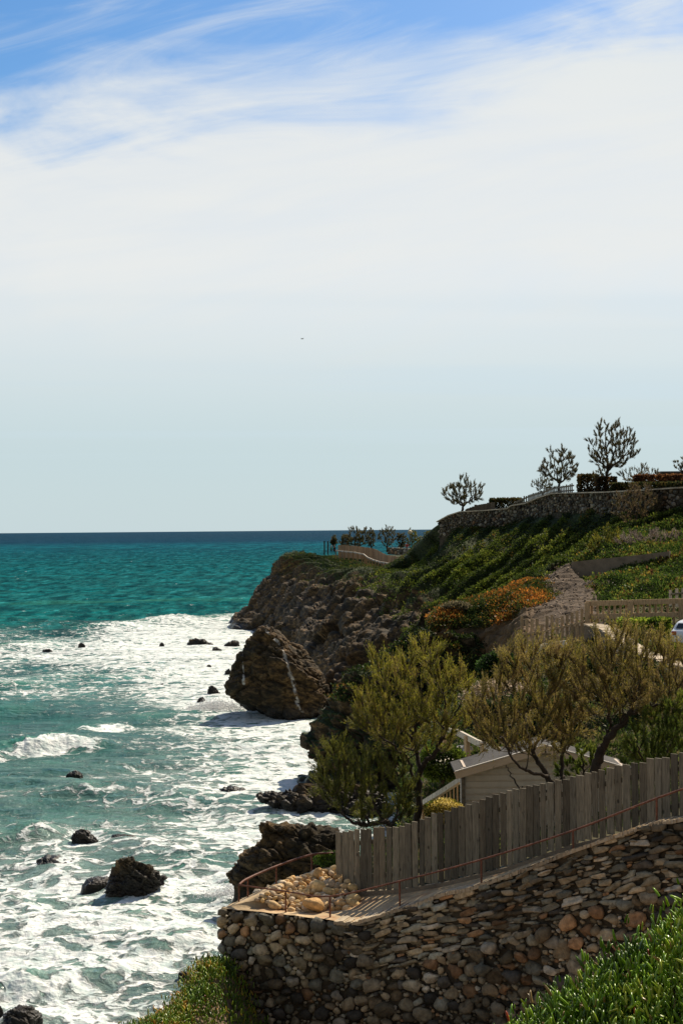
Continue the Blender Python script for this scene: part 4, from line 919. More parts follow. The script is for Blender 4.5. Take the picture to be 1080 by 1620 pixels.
# left foreground slope under the wall corner
LS = np.array([[at(110,1802,24), at(200,1772,24), at(300,1712,24.5), at(520,1690,25), at(800,1700,25)],
   [at(120,1712,27.5), at(205,1652,27.5), at(300,1662,28.5), at(480,1720,29.0), at(800,1700,27)],
   [at(150,1702,29.3), at(265,1614,29.3), at(330,1587,30.5), at(480,1690,30.7), at(800,1700,29)],
   [at(190,1732,31.5), at(305,1574,31.3), at(352,1530,32.0), at(480,1680,32.5), at(800,1690,30.5)],
   [at(150,1762,34), at(300,1602,34), at(380,1560,34.5), at(480,1660,34.5), at(800,1680,33)]])
ex = LS[:, :1].copy(); ex[..., 0] -= 1.2; ex[..., 2] = -1; LS = np.concatenate([ex, LS], 1)
S = catmull(LS, 40); S = catmull(S.transpose(1, 0, 2), 40).transpose(1, 0, 2); nr, nc = S.shape[:2]
V = S.reshape(-1, 3); V[:, 2] += .10*fbm(V/.8, 4, .55, False, 35); Fc = grid_faces(nr, nc); N = vnormals(V, Fc)
if N[:, 2].mean() < 0: Fc = Fc[:, ::-1]; N = -N
tag(mesh_np('slope', V, Fc, M['dirt']), kind='structure')
cc = ((np.arange(nc)/40)[None]*np.ones((nr, 1))).ravel()
P, NN = scatter_on(V, N, (cc < 3.6)*(cc > .5)+.12*(cc >= 3.6), 24000, 45)
P[:, 2] += .06*fbm(P/.4, 3, .6, False, 3)
o = fingers('ice_plants', P, .11, [(.06, .12, .012), (.11, .20, .018), (.18, .28, .025), (.28, .34, .03), (.42, .30, .04), (.52, .26, .05)], 46, 1.0, clump=.9); tag(o, 'green and orange ice plants on the slope left of the stone wall', 'ground cover', kind='stuff')

# ---------------------------------------------------------------- TREES
def inpoly(u, v, poly):
    poly = np.array(poly); n_ = len(poly); ins = np.zeros(len(u), bool); j = n_-1
    for i in range(n_):
        xi, yi = poly[i]; xj, yj = poly[j]
        c = ((yi > v) != (yj > v)) & (u < (xj-xi)*(v-yi)/(yj-yi+1e-9)+xi); ins ^= c; j = i
    return ins
def tree(name, label, Y, limbs, poly, ntar, leaves, lsize, cols, depth=None, rad=.09, group=None, seed=1, cat='tree', bark=(.05, .038, .028), twig=None, spread=.55, lw=.075, upw=1.0, cull=0.0):
    """limbs: polylines (u, v, dY) with radius scale; crown targets fill poly with real depth"""
    g = np.random.default_rng(seed); mb = MB(); nodes = []; nr_ = []
    for (pts, r0_, r1_) in limbs:
        P = np.array([at(a, b, Y+dy) for a, b, dy in pts]); P = catmull(P, 5); P[1:-1] += g.normal(0, rad*.22, P[1:-1].shape)
        R = np.linspace(r0_, r1_, len(P)); mb.tube(P, R, 6, bark)
        for a, b in zip(P[2:], R[2:]): nodes.append(a); nr_.append(b)
    pu = np.array(poly, float); us = g.uniform(pu[:, 0].min(), pu[:, 0].max(), ntar*8); vs = g.uniform(pu[:, 1].min(), pu[:, 1].max(), ntar*8)
    k = inpoly(us, vs, poly); us, vs = us[k][:ntar], vs[k][:ntar]
    wpx = (pu[:, 0].max()-pu[:, 0].min())/F*Y; dep = depth or wpx*.42
    cu = pu[:, 0].mean(); hw = (pu[:, 0].max()-pu[:, 0].min())/2
    dz = g.uniform(-1, 1, len(us))*dep*np.sqrt(np.clip(1-((us-cu)/hw)**2, .1, 1))
    tg = np.array([at(a, b, Y+d) for a, b, d in zip(us, vs, dz)])
    base = np.array(nodes); order = np.argsort([np.min(np.linalg.norm(base-q, axis=1)) for q in tg])
    tw_d, tw_p, tw_l = [], [], []
    NP = np.array(nodes); NRR = np.array(nr_)
    for i in order:
        q = tg[i]; d = q-NP; Ld = np.linalg.norm(d, axis=1)+1e-6
        cost = Ld*(1+.9*upw*(1-d[:, 2]/Ld)); j = int(np.argmin(cost)); a = NP[j]; L_ = Ld[j]
        out = unit(q-a); c1 = a+out*L_*.35+np.array([0, 0, -.10*L_]); c2 = a+out*L_*.72+np.array([0, 0, -.07*L_]) 
        s = np.linspace(0, 1, 5)[:, None]; cur = (1-s)**3*a+3*s*(1-s)**2*c1+3*s*s*(1-s)*c2+s**3*q
        cur[1:-1] += g.normal(0, .02*L_, (3, 3))
        ra = min(NRR[j]*.62, rad*.35); ra = max(ra, rad*.06); R = np.linspace(ra, rad*.045, 5)
        mb.tube(cur, R, 4, bark, False)
        NP = np.vstack([NP, cur[2:]]); NRR = np.r_[NRR, R[2:]]
        tw_p.append(cur); tw_l.append(L_)
    # fine upright shoots around the outer half of each branch, leaves along them
    sh = []; per = max(2, int(leaves/len(tw_p)/24)); shoot = spread*wpx*.28
    C0, C1 = [], []
    for cur in tw_p:
        for _ in range(per):
            s = g.uniform(2.2, 4.0); i = int(min(s, 3)); p_ = cur[i]*(1-(s-i))+cur[i+1]*(s-i) if i < 4 else cur[4]
            di = unit(unit(cur[4]-cur[2])+np.array([0, 0, .8*upw])+g.normal(0, .17, 3)); C0.append(p_); C1.append(p_+di*shoot*g.uniform(.5, 1.1))
    C0 = np.array(C0); C1 = np.array(C1)
    # shoots as thin three sided slivers
    dd = unit(C1-C0); w1 = unit(np.cross(dd, g.normal(0, 1, C0.shape))); tt = rad*.05
    Vs = np.stack([C0+w1*tt, C0-w1*tt, C1-w1*tt*.3, C1+w1*tt*.3], 1).reshape(-1, 3)
    tcol = np.array(twig if twig is not None else [b*3 for b in bark])
    n_l = 24; ns = len(C0); s = g.uniform(.08, 1.02, (ns, n_l)); P = C0[:, None]+(C1-C0)[:, None]*s[..., None]; P = P.reshape(-1, 3)
    D = np.repeat(dd, n_l, 0); d = unit(D+g.normal(0, .36, D.shape)); wv = unit(np.cross(d, g.normal(0, 1, d.shape)))
    L_ = lsize*g.uniform(.55, 1.4, len(P)); V, Q = leaf_quads(P, d, wv, L_, L_*lw)
    cn = fbm(P/(wpx*.16), 3, .6, False, seed+3); pal = np.array(cols); q = np.clip((cn+1)/2+g.normal(0, .15, len(P)), 0, .999)
    idx = np.clip(((q-.2)/.6*len(pal)).astype(int), 0, len(pal)-1); col = pal[idx]*g.uniform(.75, 1.25, (len(P), 1))
    t = thing(name, label, cat, at(limbs[0][0][0][0], limbs[0][0][0][1], Y), group)
    Va = np.vstack([Vs, V]); Qa = np.vstack([np.arange(len(Vs)).reshape(-1, 4), Q+len(Vs)]); ca = np.vstack([np.tile(tcol, (len(Vs), 1)), np.repeat(col, 4, 0)])
    place(t, mb.build('trunk', M['bark'], None, True), mesh_np('crown', Va, Qa, M['leaf'], None, ca, False))
    return t
OL = [(.09, .10, .012), (.18, .18, .018), (.28, .27, .026), (.38, .34, .04), (.26, .19, .05)]
OL2 = [(.11, .10, .018), (.21, .18, .03), (.32, .26, .05), (.40, .31, .10), (.23, .16, .06)]
GR = [(.05, .08, .012), (.09, .13, .018), (.14, .18, .025), (.20, .22, .03)]
tree('tamarisk_tree', 'feathery olive tamarisk with a dark forked trunk between the dark outcrop and the shed', 38.5,
  [([(660,1330,0),(660,1300,0),(662,1255,.1),(665,1218,0)], .115, .09), ([(664,1222,0),(674,1205,-.1),(688,1190,-.2),(700,1165,-.2),(709,1140,-.3)], .075, .055), ([(665,1218,0),(658,1190,.2),(656,1164,.3),(657,1129,.2)], .07, .035),
   ([(658,1180,.2),(645,1160,-.2),(630,1135,-.3)], .04, .02), ([(656,1250,0),(650,1225,-.3),(646,1203,-.5),(618,1176,-.8),(600,1165,-1)], .05, .02), ([(709,1140,-.3),(703,1110,-.3),(700,1090,-.4)], .03, .015), ([(709,1140,-.3),(722,1125,-.1),(730,1105,0)], .03, .015)],
  [(560,1150),(570,1110),(583,1080),(588,1040),(600,1045),(612,1050),(640,1022),(655,1035),(676,1008),(700,1040),(705,1065),(722,1050),(735,1070),(745,1085),(742,1130),(735,1165),(715,1185),(690,1200),(668,1190),(640,1195),(600,1180)], 250, 105000, .064, OL, seed=3, rad=.10, spread=.62)
tree('tamarisk_tree', 'low sprawling dark tamarisk at the left end of the board fence', 37.6,
  [([(622,1335,0),(618,1312,0),(612,1300,0),(585,1304,-.2),(562,1303,-.4)], .09, .05), ([(612,1302,0),(598,1285,.1),(590,1265,.2)], .06, .03), ([(562,1303,-.4),(545,1290,-.5),(520,1268,-.6)], .045, .018), ([(618,1308,0),(628,1285,.3),(635,1255,.4)], .045, .018), ([(585,1304,-.2),(570,1280,0),(560,1250,.2)], .04, .015)],
  [(497,1245),(502,1210),(512,1190),(530,1172),(545,1170),(555,1195),(580,1195),(610,1190),(640,1205),(652,1250),(648,1295),(600,1312),(560,1308),(535,1290),(512,1268)], 160, 62000, .064, [(.06, .075, .012), (.10, .11, .018), (.15, .16, .025), (.21, .21, .03)], seed=5, rad=.08, spread=.62)
tree('tamarisk_tree', 'bushy olive tamarisk with crooked dark limbs in front of the shed', 35.5,
  [([(884,1290,0),(880,1262,0),(876,1245,0)], .12, .10), ([(876,1245,0),(860,1218,.1),(843,1190,.2),(832,1155,.2),(826,1120,.2)], .085, .03), ([(880,1250,0),(890,1225,.3),(888,1190,.4),(893,1153,.3),(905,1125,.3)], .07, .025), ([(866,1228,0),(840,1222,-.3),(822,1213,-.5),(805,1192,-.6),(793,1165,-.7)], .05, .02),
   ([(876,1246,0),(855,1252,-.3),(832,1250,-.4),(818,1243,-.5)], .04, .02), ([(818,1243,-.5),(806,1222,-.5),(800,1210,-.5)], .02, .012), ([(840,1190,.2),(855,1160,.5),(862,1130,.6)], .04, .02)],
  [(738,1150),(745,1115),(760,1085),(780,1065),(800,1035),(822,1012),(835,1030),(856,998),(880,1020),(900,1018),(915,1045),(925,1080),(930,1130),(915,1165),(895,1200),(862,1195),(830,1195),(790,1190),(760,1175)], 250, 98000, .062, OL2, seed=7, rad=.10, spread=.62)
tree('tamarisk_tree', 'wide tamarisk with a thick leaning trunk and a pale broken side branch', 34.5,
  [([(925,1275,0),(937,1240,0),(944,1205,0),(953,1182,0)], .14, .11), ([(953,1182,0),(972,1155,-.1),(993,1132,-.1),(1003,1110,0),(1008,1085,0)], .10, .04), ([(953,1180,0),(962,1150,.2),(963,1115,.3),(960,1080,.3)], .06, .025), ([(998,1128,-.1),(1020,1120,-.3),(1042,1115,-.4),(1068,1114,-.5)], .05, .02),
   ([(963,1115,.3),(948,1095,.2),(938,1075,.1)], .03, .012), ([(975,1152,0),(985,1130,-.4),(990,1108,-.6)], .025, .012), ([(1008,1085,0),(1025,1060,.1),(1035,1040,.2)], .03, .012)],
  [(908,1110),(900,1060),(915,1020),(940,1005),(955,1015),(985,988),(1010,1010),(1040,1012),(1075,1035),(1110,1060),(1115,1110),(1090,1140),(1040,1150),(1000,1130),(960,1140),(925,1135)], 235, 92000, .062, OL2, seed=9, rad=.10, spread=.62)
tree('tamarisk_shrub', 'fresh green tamarisk shrub behind the fence at the right edge', 33.5,
  [([(1040,1250,0),(1038,1210,0),(1035,1180,0)], .05, .03), ([(1038,1210,0),(1060,1180,.2),(1070,1150,.2)], .04, .02), ([(1040,1240,0),(1015,1200,-.2),(1005,1175,-.2)], .035, .015), ([(1040,1240,0),(1090,1190,.2),(1105,1160,.2)], .035, .015)],
  [(985,1215),(990,1170),(1010,1140),(1040,1130),(1070,1105),(1110,1115),(1125,1180),(1100,1210),(1040,1220)], 140, 36000, .075, GR, seed=11, rad=.06, cat='shrub', spread=.62)
tree('tamarisk_shrub', 'small green tamarisk clump between the two big trees behind the shed ridge', 37,
  [([(925,1235,0),(922,1215,0),(920,1195,0)], .04, .02), ([(922,1215,0),(900,1195,0),(890,1185,0)], .03, .015)],
  [(875,1215),(895,1195),(925,1180),(950,1195),(960,1225),(930,1238),(890,1235)], 50, 12000, .075, GR, seed=12, rad=.05, cat='shrub', spread=.6)
SK = [(.055, .055, .022), (.085, .08, .03), (.12, .11, .045), (.15, .12, .07)]
def simple_tree(name, label, Y, bu, bv, u0_, v0_, u1_, v1_, ntar, leaves, lsize, cols, seed, rad=.12, fork=.35, **kw):
    """free standing tree: trunk, four rising limbs, fan-shaped crown in the given box"""
    cx = (u0_+u1_)/2; g = np.random.default_rng(seed+100); h_ = bv-v0_
    fk = (bu+(cx-bu)*.3, bv-h_*fork*.5)
    limbs = [([(bu, bv+4, 0), (bu, bv, 0), (fk[0], fk[1], 0)], rad, rad*.75)]
    dY = (u1_-u0_)/F*Y
    for (a, b, d) in ((.08, .45, .2), (.32, .12, -.25), (.62, .1, .25), (.93, .4, -.2)):
        eu = u0_+(u1_-u0_)*a; ev = v0_+(v1_-v0_)*b
        limbs.append(([(fk[0], fk[1], 0), (fk[0]+(eu-fk[0])*.35+g.normal(0, 1), fk[1]+(ev-fk[1])*.3, d*dY*.5), (fk[0]+(eu-fk[0])*.65, fk[1]+(ev-fk[1])*.6, d*dY)], rad*.6, rad*.2))
    poly = []
    for a in np.linspace(-1.45, 1.45, 15):
        r_ = g.uniform(.72, 1.0); poly.append((fk[0]+(cx-fk[0])*.8+(u1_-u0_)/2*math.sin(a)/math.sin(1.3)*r_, v1_-(v1_-v0_)*(.12+.88*math.cos(a*.86))*r_))
    poly += [(fk[0]+(u1_-u0_)*.2, min(v1_+2, fk[1]-2)), (fk[0]-(u1_-u0_)*.2, min(v1_+2, fk[1]-2))]
    return tree(name, label, Y, limbs, poly, ntar, leaves, lsize, cols, seed=seed, rad=rad, **kw)
simple_tree('bare_tree', 'sparse tree alone at the left end of the hilltop wall', 147, 731, 812, 698, 751, 769, 806, 130, 34000, .14, SK, 21, .16, spread=.45)
simple_tree('bare_tree', 'middle tree on the skyline, smaller than its right neighbour', 127, 884, 778, 850, 702, 920, 770, 140, 38000, .12, SK, 22, .15, spread=.4)
simple_tree('bare_tree', 'tallest fan shaped tree on the skyline', 115, 957, 772, 926, 659, 1015, 750, 230, 62000, .11, SK, 23, .19, fork=.5, spread=.35)
simple_tree('leafy_shrub', 'thin pale shrub rising over the hedge right of the tallest tree', 113, 1008, 772, 975, 733, 1046, 766, 90, 12000, .10, SK, 24, .08, spread=.4, cat='shrub')
simple_tree('leafy_shrub', 'low scraggly shrub left of the middle skyline tree', 131, 858, 786, 838, 752, 880, 782, 80, 11000, .11, SK, 25, .08, spread=.4, cat='shrub')
simple_tree('leafy_shrub', 'small shrub at the foot of the tallest tree', 116, 948, 772, 936, 735, 968, 768, 36, 2000, .18, SK, 26, .06, spread=.4, cat='shrub')
simple_tree('bare_tree', 'tree cut by the right edge above the small flat roof', 112, 1078, 752, 1064, 724, 1100, 748, 36, 2000, .18, SK, 27, .1, spread=.4)
BRN = [(.08, .06, .035), (.13, .09, .05), (.18, .13, .07), (.10, .09, .03)]
simple_tree('bare_shrub', 'large brown twiggy shrub against the hilltop wall', 101, 1010, 850, 968, 764, 1056, 840, 200, 7000, .20, BRN, 28, .10, spread=.4, cat='shrub')
simple_tree('bare_shrub', 'grey brown leafless bush above the concrete retaining wall', 93, 1030, 878, 972, 838, 1100, 880, 190, 9000, .16, [(.14, .11, .09), (.2, .16, .13), (.26, .21, .17)], 29, .05, spread=.35, cat='shrub')
simple_tree('leafy_shrub', 'yellow green bush left of the grey leafless bush', 95, 955, 888, 925, 832, 992, 884, 120, 6000, .2, [(.05, .06, .012), (.12, .13, .02), (.25, .22, .03)], 30, .06, spread=.45, cat='shrub')
for i, (bu, bv, a, b, c_, d_, lab) in enumerate([(566,868,541,831,590,867,'dense dark tree furthest left beyond the far fence'),(545,870,536,846,556,868,'low thin tree at the left end of the far fence'),(588,869,577,834,594,866,'slim grey tree in the far row, second gap from the left'),(612,869,596,829,628,867,'twin topped tree in the middle of the far row'),
   (636,871,626,838,642,869,'small brown tree between the twin topped tree and the yellow green one'),(653,874,640,835,666,873,'yellow green tree beside the figure in red'),(668,876,660,846,676,874,'small pale tree right of the yellow green one'),(680,858,671,838,692,856,'tiny light shrub against the foot of the hill'),(528,868,523,848,533,866,'dark upright shrub beside the two far walkers')]):
    cols = SK if i not in (5, 6, 7) else [(.07, .08, .015), (.14, .15, .03), (.22, .20, .05)]
    simple_tree('coastal_tree', lab, 262+6*(i % 3) if i != 8 else 247, bu, bv, a, b, c_, d_, 70, 6500 if i else 11000, .30, cols, 40+i, .16, fork=.14, spread=.55, group='trees on the far cape', cat='tree')

# ---------------------------------------------------------------- leafy masses: hedges and bushes
def leafmass(name, label, c, sx, sy, sz, n_, lsize, cols, seed, ang=0.0, cat='hedge', box=True, group=None):
    g = np.random.default_rng(seed); q = g.uniform(-1, 1, (n_, 3))
    if box: 
        ax = g.integers(0, 3, n_); sg = np.where(g.uniform(size=n_) < .5, -1, 1); k = g.uniform(size=n_) < .75
        q[np.arange(n_)[k], ax[k]] = (sg*g.uniform(.8, 1.03, n_))[k]
    else:
        q = unit(q)*(g.uniform(.35, 1, (n_, 1))**.5)
    q *= (1+.14*fbm(q*2.5+seed, 3, .6, False, seed))[:, None]
    P = q*np.array([sx/2, sy/2, sz/2]); ca, sa = math.cos(ang), math.sin(ang); P = np.stack([P[:, 0]*ca-P[:, 1]*sa, P[:, 0]*sa+P[:, 1]*ca, P[:, 2]+sz/2], 1)+np.array(c)
    d = unit(q+g.normal(0, .7, q.shape)+[0, 0, .5]); wv = unit(np.cross(d, g.normal(0, 1, d.shape))); L_ = lsize*g.uniform(.6, 1.3, n_)
    V, Q = leaf_quads(P, d, wv, L_, L_*.33); cn = fbm(P/(.3*sz+.1), 3, .6, False, seed); pal = np.array(cols)
    idx = np.clip((((cn+1)/2+g.normal(0, .15, n_)-.2)/.6*len(pal)).astype(int), 0, len(pal)-1); col = pal[idx]*g.uniform(.7, 1.3, (n_, 1))
    t = thing(name, label, cat, c, group)
    mb = MB()
    for k in range(5):
        a = g.uniform(0, 6.28); e = np.array(c)+[math.cos(a)*sx*.25, math.sin(a)*sy*.25, sz*.8]; mb.tube([np.array(c)-[0, 0, .1], (np.array(c)+e)/2+g.normal(0, .05, 3), e], [sz*.03, sz*.022, sz*.01], 6, (.06, .045, .03))
    place(t, mb.build('stems', M['bark'], None, True), mesh_np('foliage', V, Q, M['leaf'], None, np.repeat(col, 4, 0), False)); return t
HD = [(.015, .022, .008), (.03, .04, .012), (.06, .06, .018), (.12, .09, .03)]
leafmass('clipped_hedge', 'dark clipped hedge behind the left part of the hilltop wall', at(800,805,143)-[0, 0, .2], 3.0, 1.6, 1.15, 4500, .22, HD, 61)
leafmass('clipped_hedge', 'long dark clipped hedge along the right part of the hilltop wall', at(1035,776,109)-[0, 0, .1], 6.2, 1.6, .62, 7000, .2, HD, 62, -.2)
leafmass('clipped_hedge', 'rusty brown clipped hedge under the small flat roof', at(1040,764,111), 3.4, 1.4, .55, 5000, .18, [(.08, .035, .02), (.15, .07, .03), (.2, .10, .04)], 63, -.2)
leafmass('clipped_shrub', 'square topped dark shrub left of the tallest tree', at(930,778,119), 1.5, 1.2, 1.35, 2600, .2, [(.02, .022, .008), (.06, .05, .02), (.14, .08, .02)], 64, cat='shrub')
leafmass('clipped_shrub', 'dark shrub at the foot of the tallest tree', at(958,778,115), 1.4, 1.2, 1.1, 2200, .2, [(.015, .02, .008), (.05, .04, .02), (.12, .06, .02)], 65, cat='shrub')
leafmass('bright_hedge', 'sunlit bright green hedge in front of the timber railing', at(1018,1020,70), 2.3, 1.3, 1.25, 9000, .12, [(.03, .055, .008), (.10, .17, .015), (.22, .30, .03), (.34, .40, .05)], 66)
leafmass('flowering_bush', 'yellow flowering bush in front of the slatted stair rail', at(702,1304,38.5), 1.1, 1.0, .68, 8000, .055, [(.05, .07, .01), (.25, .20, .03), (.50, .38, .07), (.60, .48, .16)], 67, cat='bush', box=False)
leafmass('evergreen_bush', 'glossy dark green bush on the bank above the timber posts', at(790,1090,62), 2.0, 1.8, 1.6, 6000, .14, [(.01, .02, .006), (.02, .045, .01), (.05, .09, .02)], 68, cat='bush', box=False)
leafmass('dry_bush', 'dry bush with pale seed heads behind the bushy tamarisk', at(790,1140,52), 3.0, 2.0, 1.5, 9000, .075, [(.05, .045, .02), (.15, .11, .06), (.42, .32, .22), (.6, .48, .36)], 69, cat='bush', box=False)
leafmass('evergreen_bush', 'dark evergreen bush directly behind the shed roof', at(830,1175,50), 4.2, 2.0, 1.7, 7000, .14, [(.008, .014, .005), (.015, .03, .008), (.04, .06, .015)], 70, cat='bush', box=False)
leafmass('evergreen_bush', 'dark evergreen bush below the pale low wall on the right', at(975,1115,54), 4.4, 2.0, 1.9, 8000, .13, [(.012, .02, .006), (.04, .055, .012), (.10, .10, .03)], 71, cat='bush', box=False)
leafmass('green_bush', 'fresh green bush beside the garden steps', at(700,1235,43), 1.5, 1.2, 1.1, 6000, .09, [(.03, .05, .008), (.08, .12, .015), (.15, .2, .025)], 72, cat='bush', box=False)
leafmass('grey_bush', 'grey green tuft at the tip of the orange spur', at(722,972,87), 1.9, 1.2, .75, 3000, .13, [(.10, .09, .05), (.17, .15, .08), (.26, .22, .14)], 73, cat='bush', box=False)
leafmass('green_bush', 'bright green weeds growing over the terrace edge by the fence', at(522,1371,35.2), .8, .4, .35, 1200, .07, [(.05, .09, .015), (.12, .2, .03), (.2, .28, .04)], 74, cat='bush', box=False)
leafmass('grass_tuft', 'lime green grass beside the white car', at(1052,1042,62), 1.0, 1.0, .7, 2500, .15, [(.10, .16, .02), (.2, .28, .03)], 75, cat='grass', box=False)

# ---------------------------------------------------------------- SHED
t = thing('garden_shed', 'beige log clad garden shed with a low gable roof behind the board fence', 'shed', at(860, 1335, 40))
ys_ = 40.0; eL = at(735, 1217, ys_); eR = at(985, 1212, ys_); pk = at(888, 1190, ys_); z0 = at(735, 1340, ys_)[2]; wz = eL[2]; rz = pk[2]+.18
x0, x1, xm = eL[0], eR[0], (eL[0]+eR[0])/2; dpt = 1.3; BH = .187
mb = MB(); nB = int((wz-z0)/BH)
zc_ = z0
while zc_ < rz-.05:
    zt = zc_+BH; f = 0 if zt <= wz else (zt-wz)/(rz-wz)
    xa = x0+(xm-x0)*f; xb = x1-(x1-xm)*f
    if xb-xa > .2:
        P = []
        for z, off in ((zc_+.004, 0), (zt-.045, 0)):
            for (a, b) in ((xa, -.04), (xb, -.04), (xb, .04), (xa, .04)): P.append([a, ys_+b, z])
        mb.box8(P); mb.box(((xa+xb)/2, ys_+.03, zt-.02), xb-xa, .04, .06)
    zc_ = zt
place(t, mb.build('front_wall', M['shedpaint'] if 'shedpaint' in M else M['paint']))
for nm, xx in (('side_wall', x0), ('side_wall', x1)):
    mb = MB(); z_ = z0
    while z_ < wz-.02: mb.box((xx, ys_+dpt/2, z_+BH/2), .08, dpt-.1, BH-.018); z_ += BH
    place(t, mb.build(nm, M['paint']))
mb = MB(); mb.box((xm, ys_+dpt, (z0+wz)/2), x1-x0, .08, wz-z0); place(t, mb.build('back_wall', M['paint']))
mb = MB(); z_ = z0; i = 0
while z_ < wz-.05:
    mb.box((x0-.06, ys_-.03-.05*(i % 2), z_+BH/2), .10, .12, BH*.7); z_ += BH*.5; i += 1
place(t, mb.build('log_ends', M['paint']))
ov = .30
for sgn, xe in ((-1, x0-ov), (1, x1+ov)):
    ze = wz-(rz-wz)/(xm-x0)*ov
    mb = MB(); y0_, y1_ = ys_-.28, ys_+dpt+.2
    mb.box8([[xe, y0_, ze], [xm, y0_, rz], [xm, y1_, rz], [xe, y1_, ze], [xe, y0_, ze+.05], [xm, y0_, rz+.05], [xm, y1_, rz+.05], [xe, y1_, ze+.05]]); place(t, mb.build('roof', M['roofing']))
    mb = MB(); mb.bar([xe, y0_-.02, ze-.04], [xm, y0_-.02, rz-.04], .03, .2); place(t, mb.build('fascia', M['paint']))
    mb = MB(); mb.bar([xe, y0_-.03, ze+.075], [xm, y0_-.03, rz+.075], .05, .03); place(t, mb.build('roof_trim', M['paint']))
for o in t.children:
    a = o.data.color_attributes.get('Col'); 
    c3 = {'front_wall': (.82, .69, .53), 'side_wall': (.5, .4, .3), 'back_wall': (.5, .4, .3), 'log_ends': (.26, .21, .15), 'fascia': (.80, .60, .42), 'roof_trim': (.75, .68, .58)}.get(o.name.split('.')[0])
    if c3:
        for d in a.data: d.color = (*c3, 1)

# ---------------------------------------------------------------- GARDEN STEPS: timber rails and posts
def rail_line(name, label, top, hgt, wd, npick, pw, mat_rail, mat_p, postw=.1, posts=None, railh=.14, cat='railing', second=None, proud=.0):
    """top: list of (u,v,Y) of the rail's top line, pickets hanging down hgt"""
    P = np.array([at(*q) for q in top]); t = thing(name, label, cat, P[0]-[0, 0, hgt])
    L = np.r_[0, np.cumsum(np.linalg.norm(np.diff(P, axis=0), axis=1))]
    f = lambda s: np.array([np.interp(s, L, P[:, j]) for j in range(3)])
    mb = MB()
    for i in range(len(P)-1): mb.bar(P[i], P[i+1], wd, railh)
    place(t, mb.build('top_rail', mat_rail))
    if second:
        mb = MB()
        for i in range(len(P)-1): mb.bar(P[i]-[0, 0, second], P[i+1]-[0, 0, second], wd*.8, railh)
        place(t, mb.build('lower_rail', mat_rail))
    ang = math.atan2(P[-1, 1]-P[0, 1], P[-1, 0]-P[0, 0]); nv = np.array([-math.sin(ang), math.cos(ang), 0])
    if npick:
        mb = MB()
        for s in np.linspace(0, L[-1], npick):
            p_ = f(s)+nv*(wd*.6+.02); mb.box(p_-[0, 0, hgt], pw, .03, hgt+g.normal(0, .01+proud*.18)+proud, ang, (1, 1, 1) if g.uniform() < .5 else (.8, .8, .8), True)
        place(t, mb.build('pickets', mat_p))
    for s in (posts or []):
        p_ = f(s*L[-1])-nv*wd*.2; mb = MB(); mb.box(p_-[0, 0, hgt+.1], postw, postw, hgt+.16+proud*.5, ang, None, True); place(t, mb.build('post', mat_p))
    return t
rail_line('stair_rail', 'sunlit slatted stair rail with a bleached top plank left of the shed', [(670,1270,44),(703,1250,42.6),(740,1226,41.2)], .62, .16, 14, .05, M['palewood'], M['wood'], posts=[0])
rail_line('timber_handrail', 'bleached handrail on round posts above the shed roof', [(722,1158,47.5),(755,1175,46.3),(792,1188,45)], .85, .09, 0, .05, M['palewood'], M['wood'], postw=.15, posts=[.25, .62], railh=.2)
rail_line('timber_handrail', 'short bleached handrail running down to the left of the shed', [(700,1152,49),(727,1160,47.6)], .8, .08, 0, .05, M['palewood'], M['wood'], postw=.12, posts=[.1], railh=.14)
rail_line('picket_fence', 'brown uneven picket fence descending from the timber railing corner', [(826,1003,68.6),(860,999,69),(921,984,69.6)], 1.35, .08, 13, .15, M['wood'], M['wood'], railh=.1, second=.9, cat='fence', proud=.65)
rail_line('timber_railing', 'long brown timber railing with two planks and a wooden screen behind', [(926,955,74),(1000,953,73),(1100,950,72),(1200,948,71)], 1.15, .1, 30, .12, M['wood'], M['wood'], postw=.26, posts=[.01, .27, .565, .85], railh=.26, second=.68)
rail_line('picket_fence', 'small grey pickets showing above the timber railing at the right edge', [(1060,940,76),(1110,936,76)], .7, .06, 6, .16, M['greywood'], M['palewood'], railh=.08, cat='fence', proud=.25)
rail_line('timber_handrail', 'thick bleached beam below the uneven picket fence', [(829,1037,67),(858,1024,66.4),(895,1018,66)], .5, .2, 0, .1, M['palewood'], M['wood'], postw=.14, posts=[.2, .8], railh=.3)
rail_line('timber_handrail', 'short bleached beam end among the tamarisk branches', [(874,1041,62),(894,1038,62)], .6, .2, 0, .1, M['palewood'], M['wood'], postw=.14, posts=[.9], railh=.22)
# plank steps
st = [(700,1205,48),(708,1198,48.6),(716,1190,49.2),(722,1184,49.8)]
t = thing('garden_steps', 'pale plank steps climbing behind the first tamarisk', 'steps', at(*st[0]))
for q in st:
    c = at(*q); mb = MB(); mb.box(c, 1.0, .5, .12, .4); place(t, mb.build('step', M['palewood']))
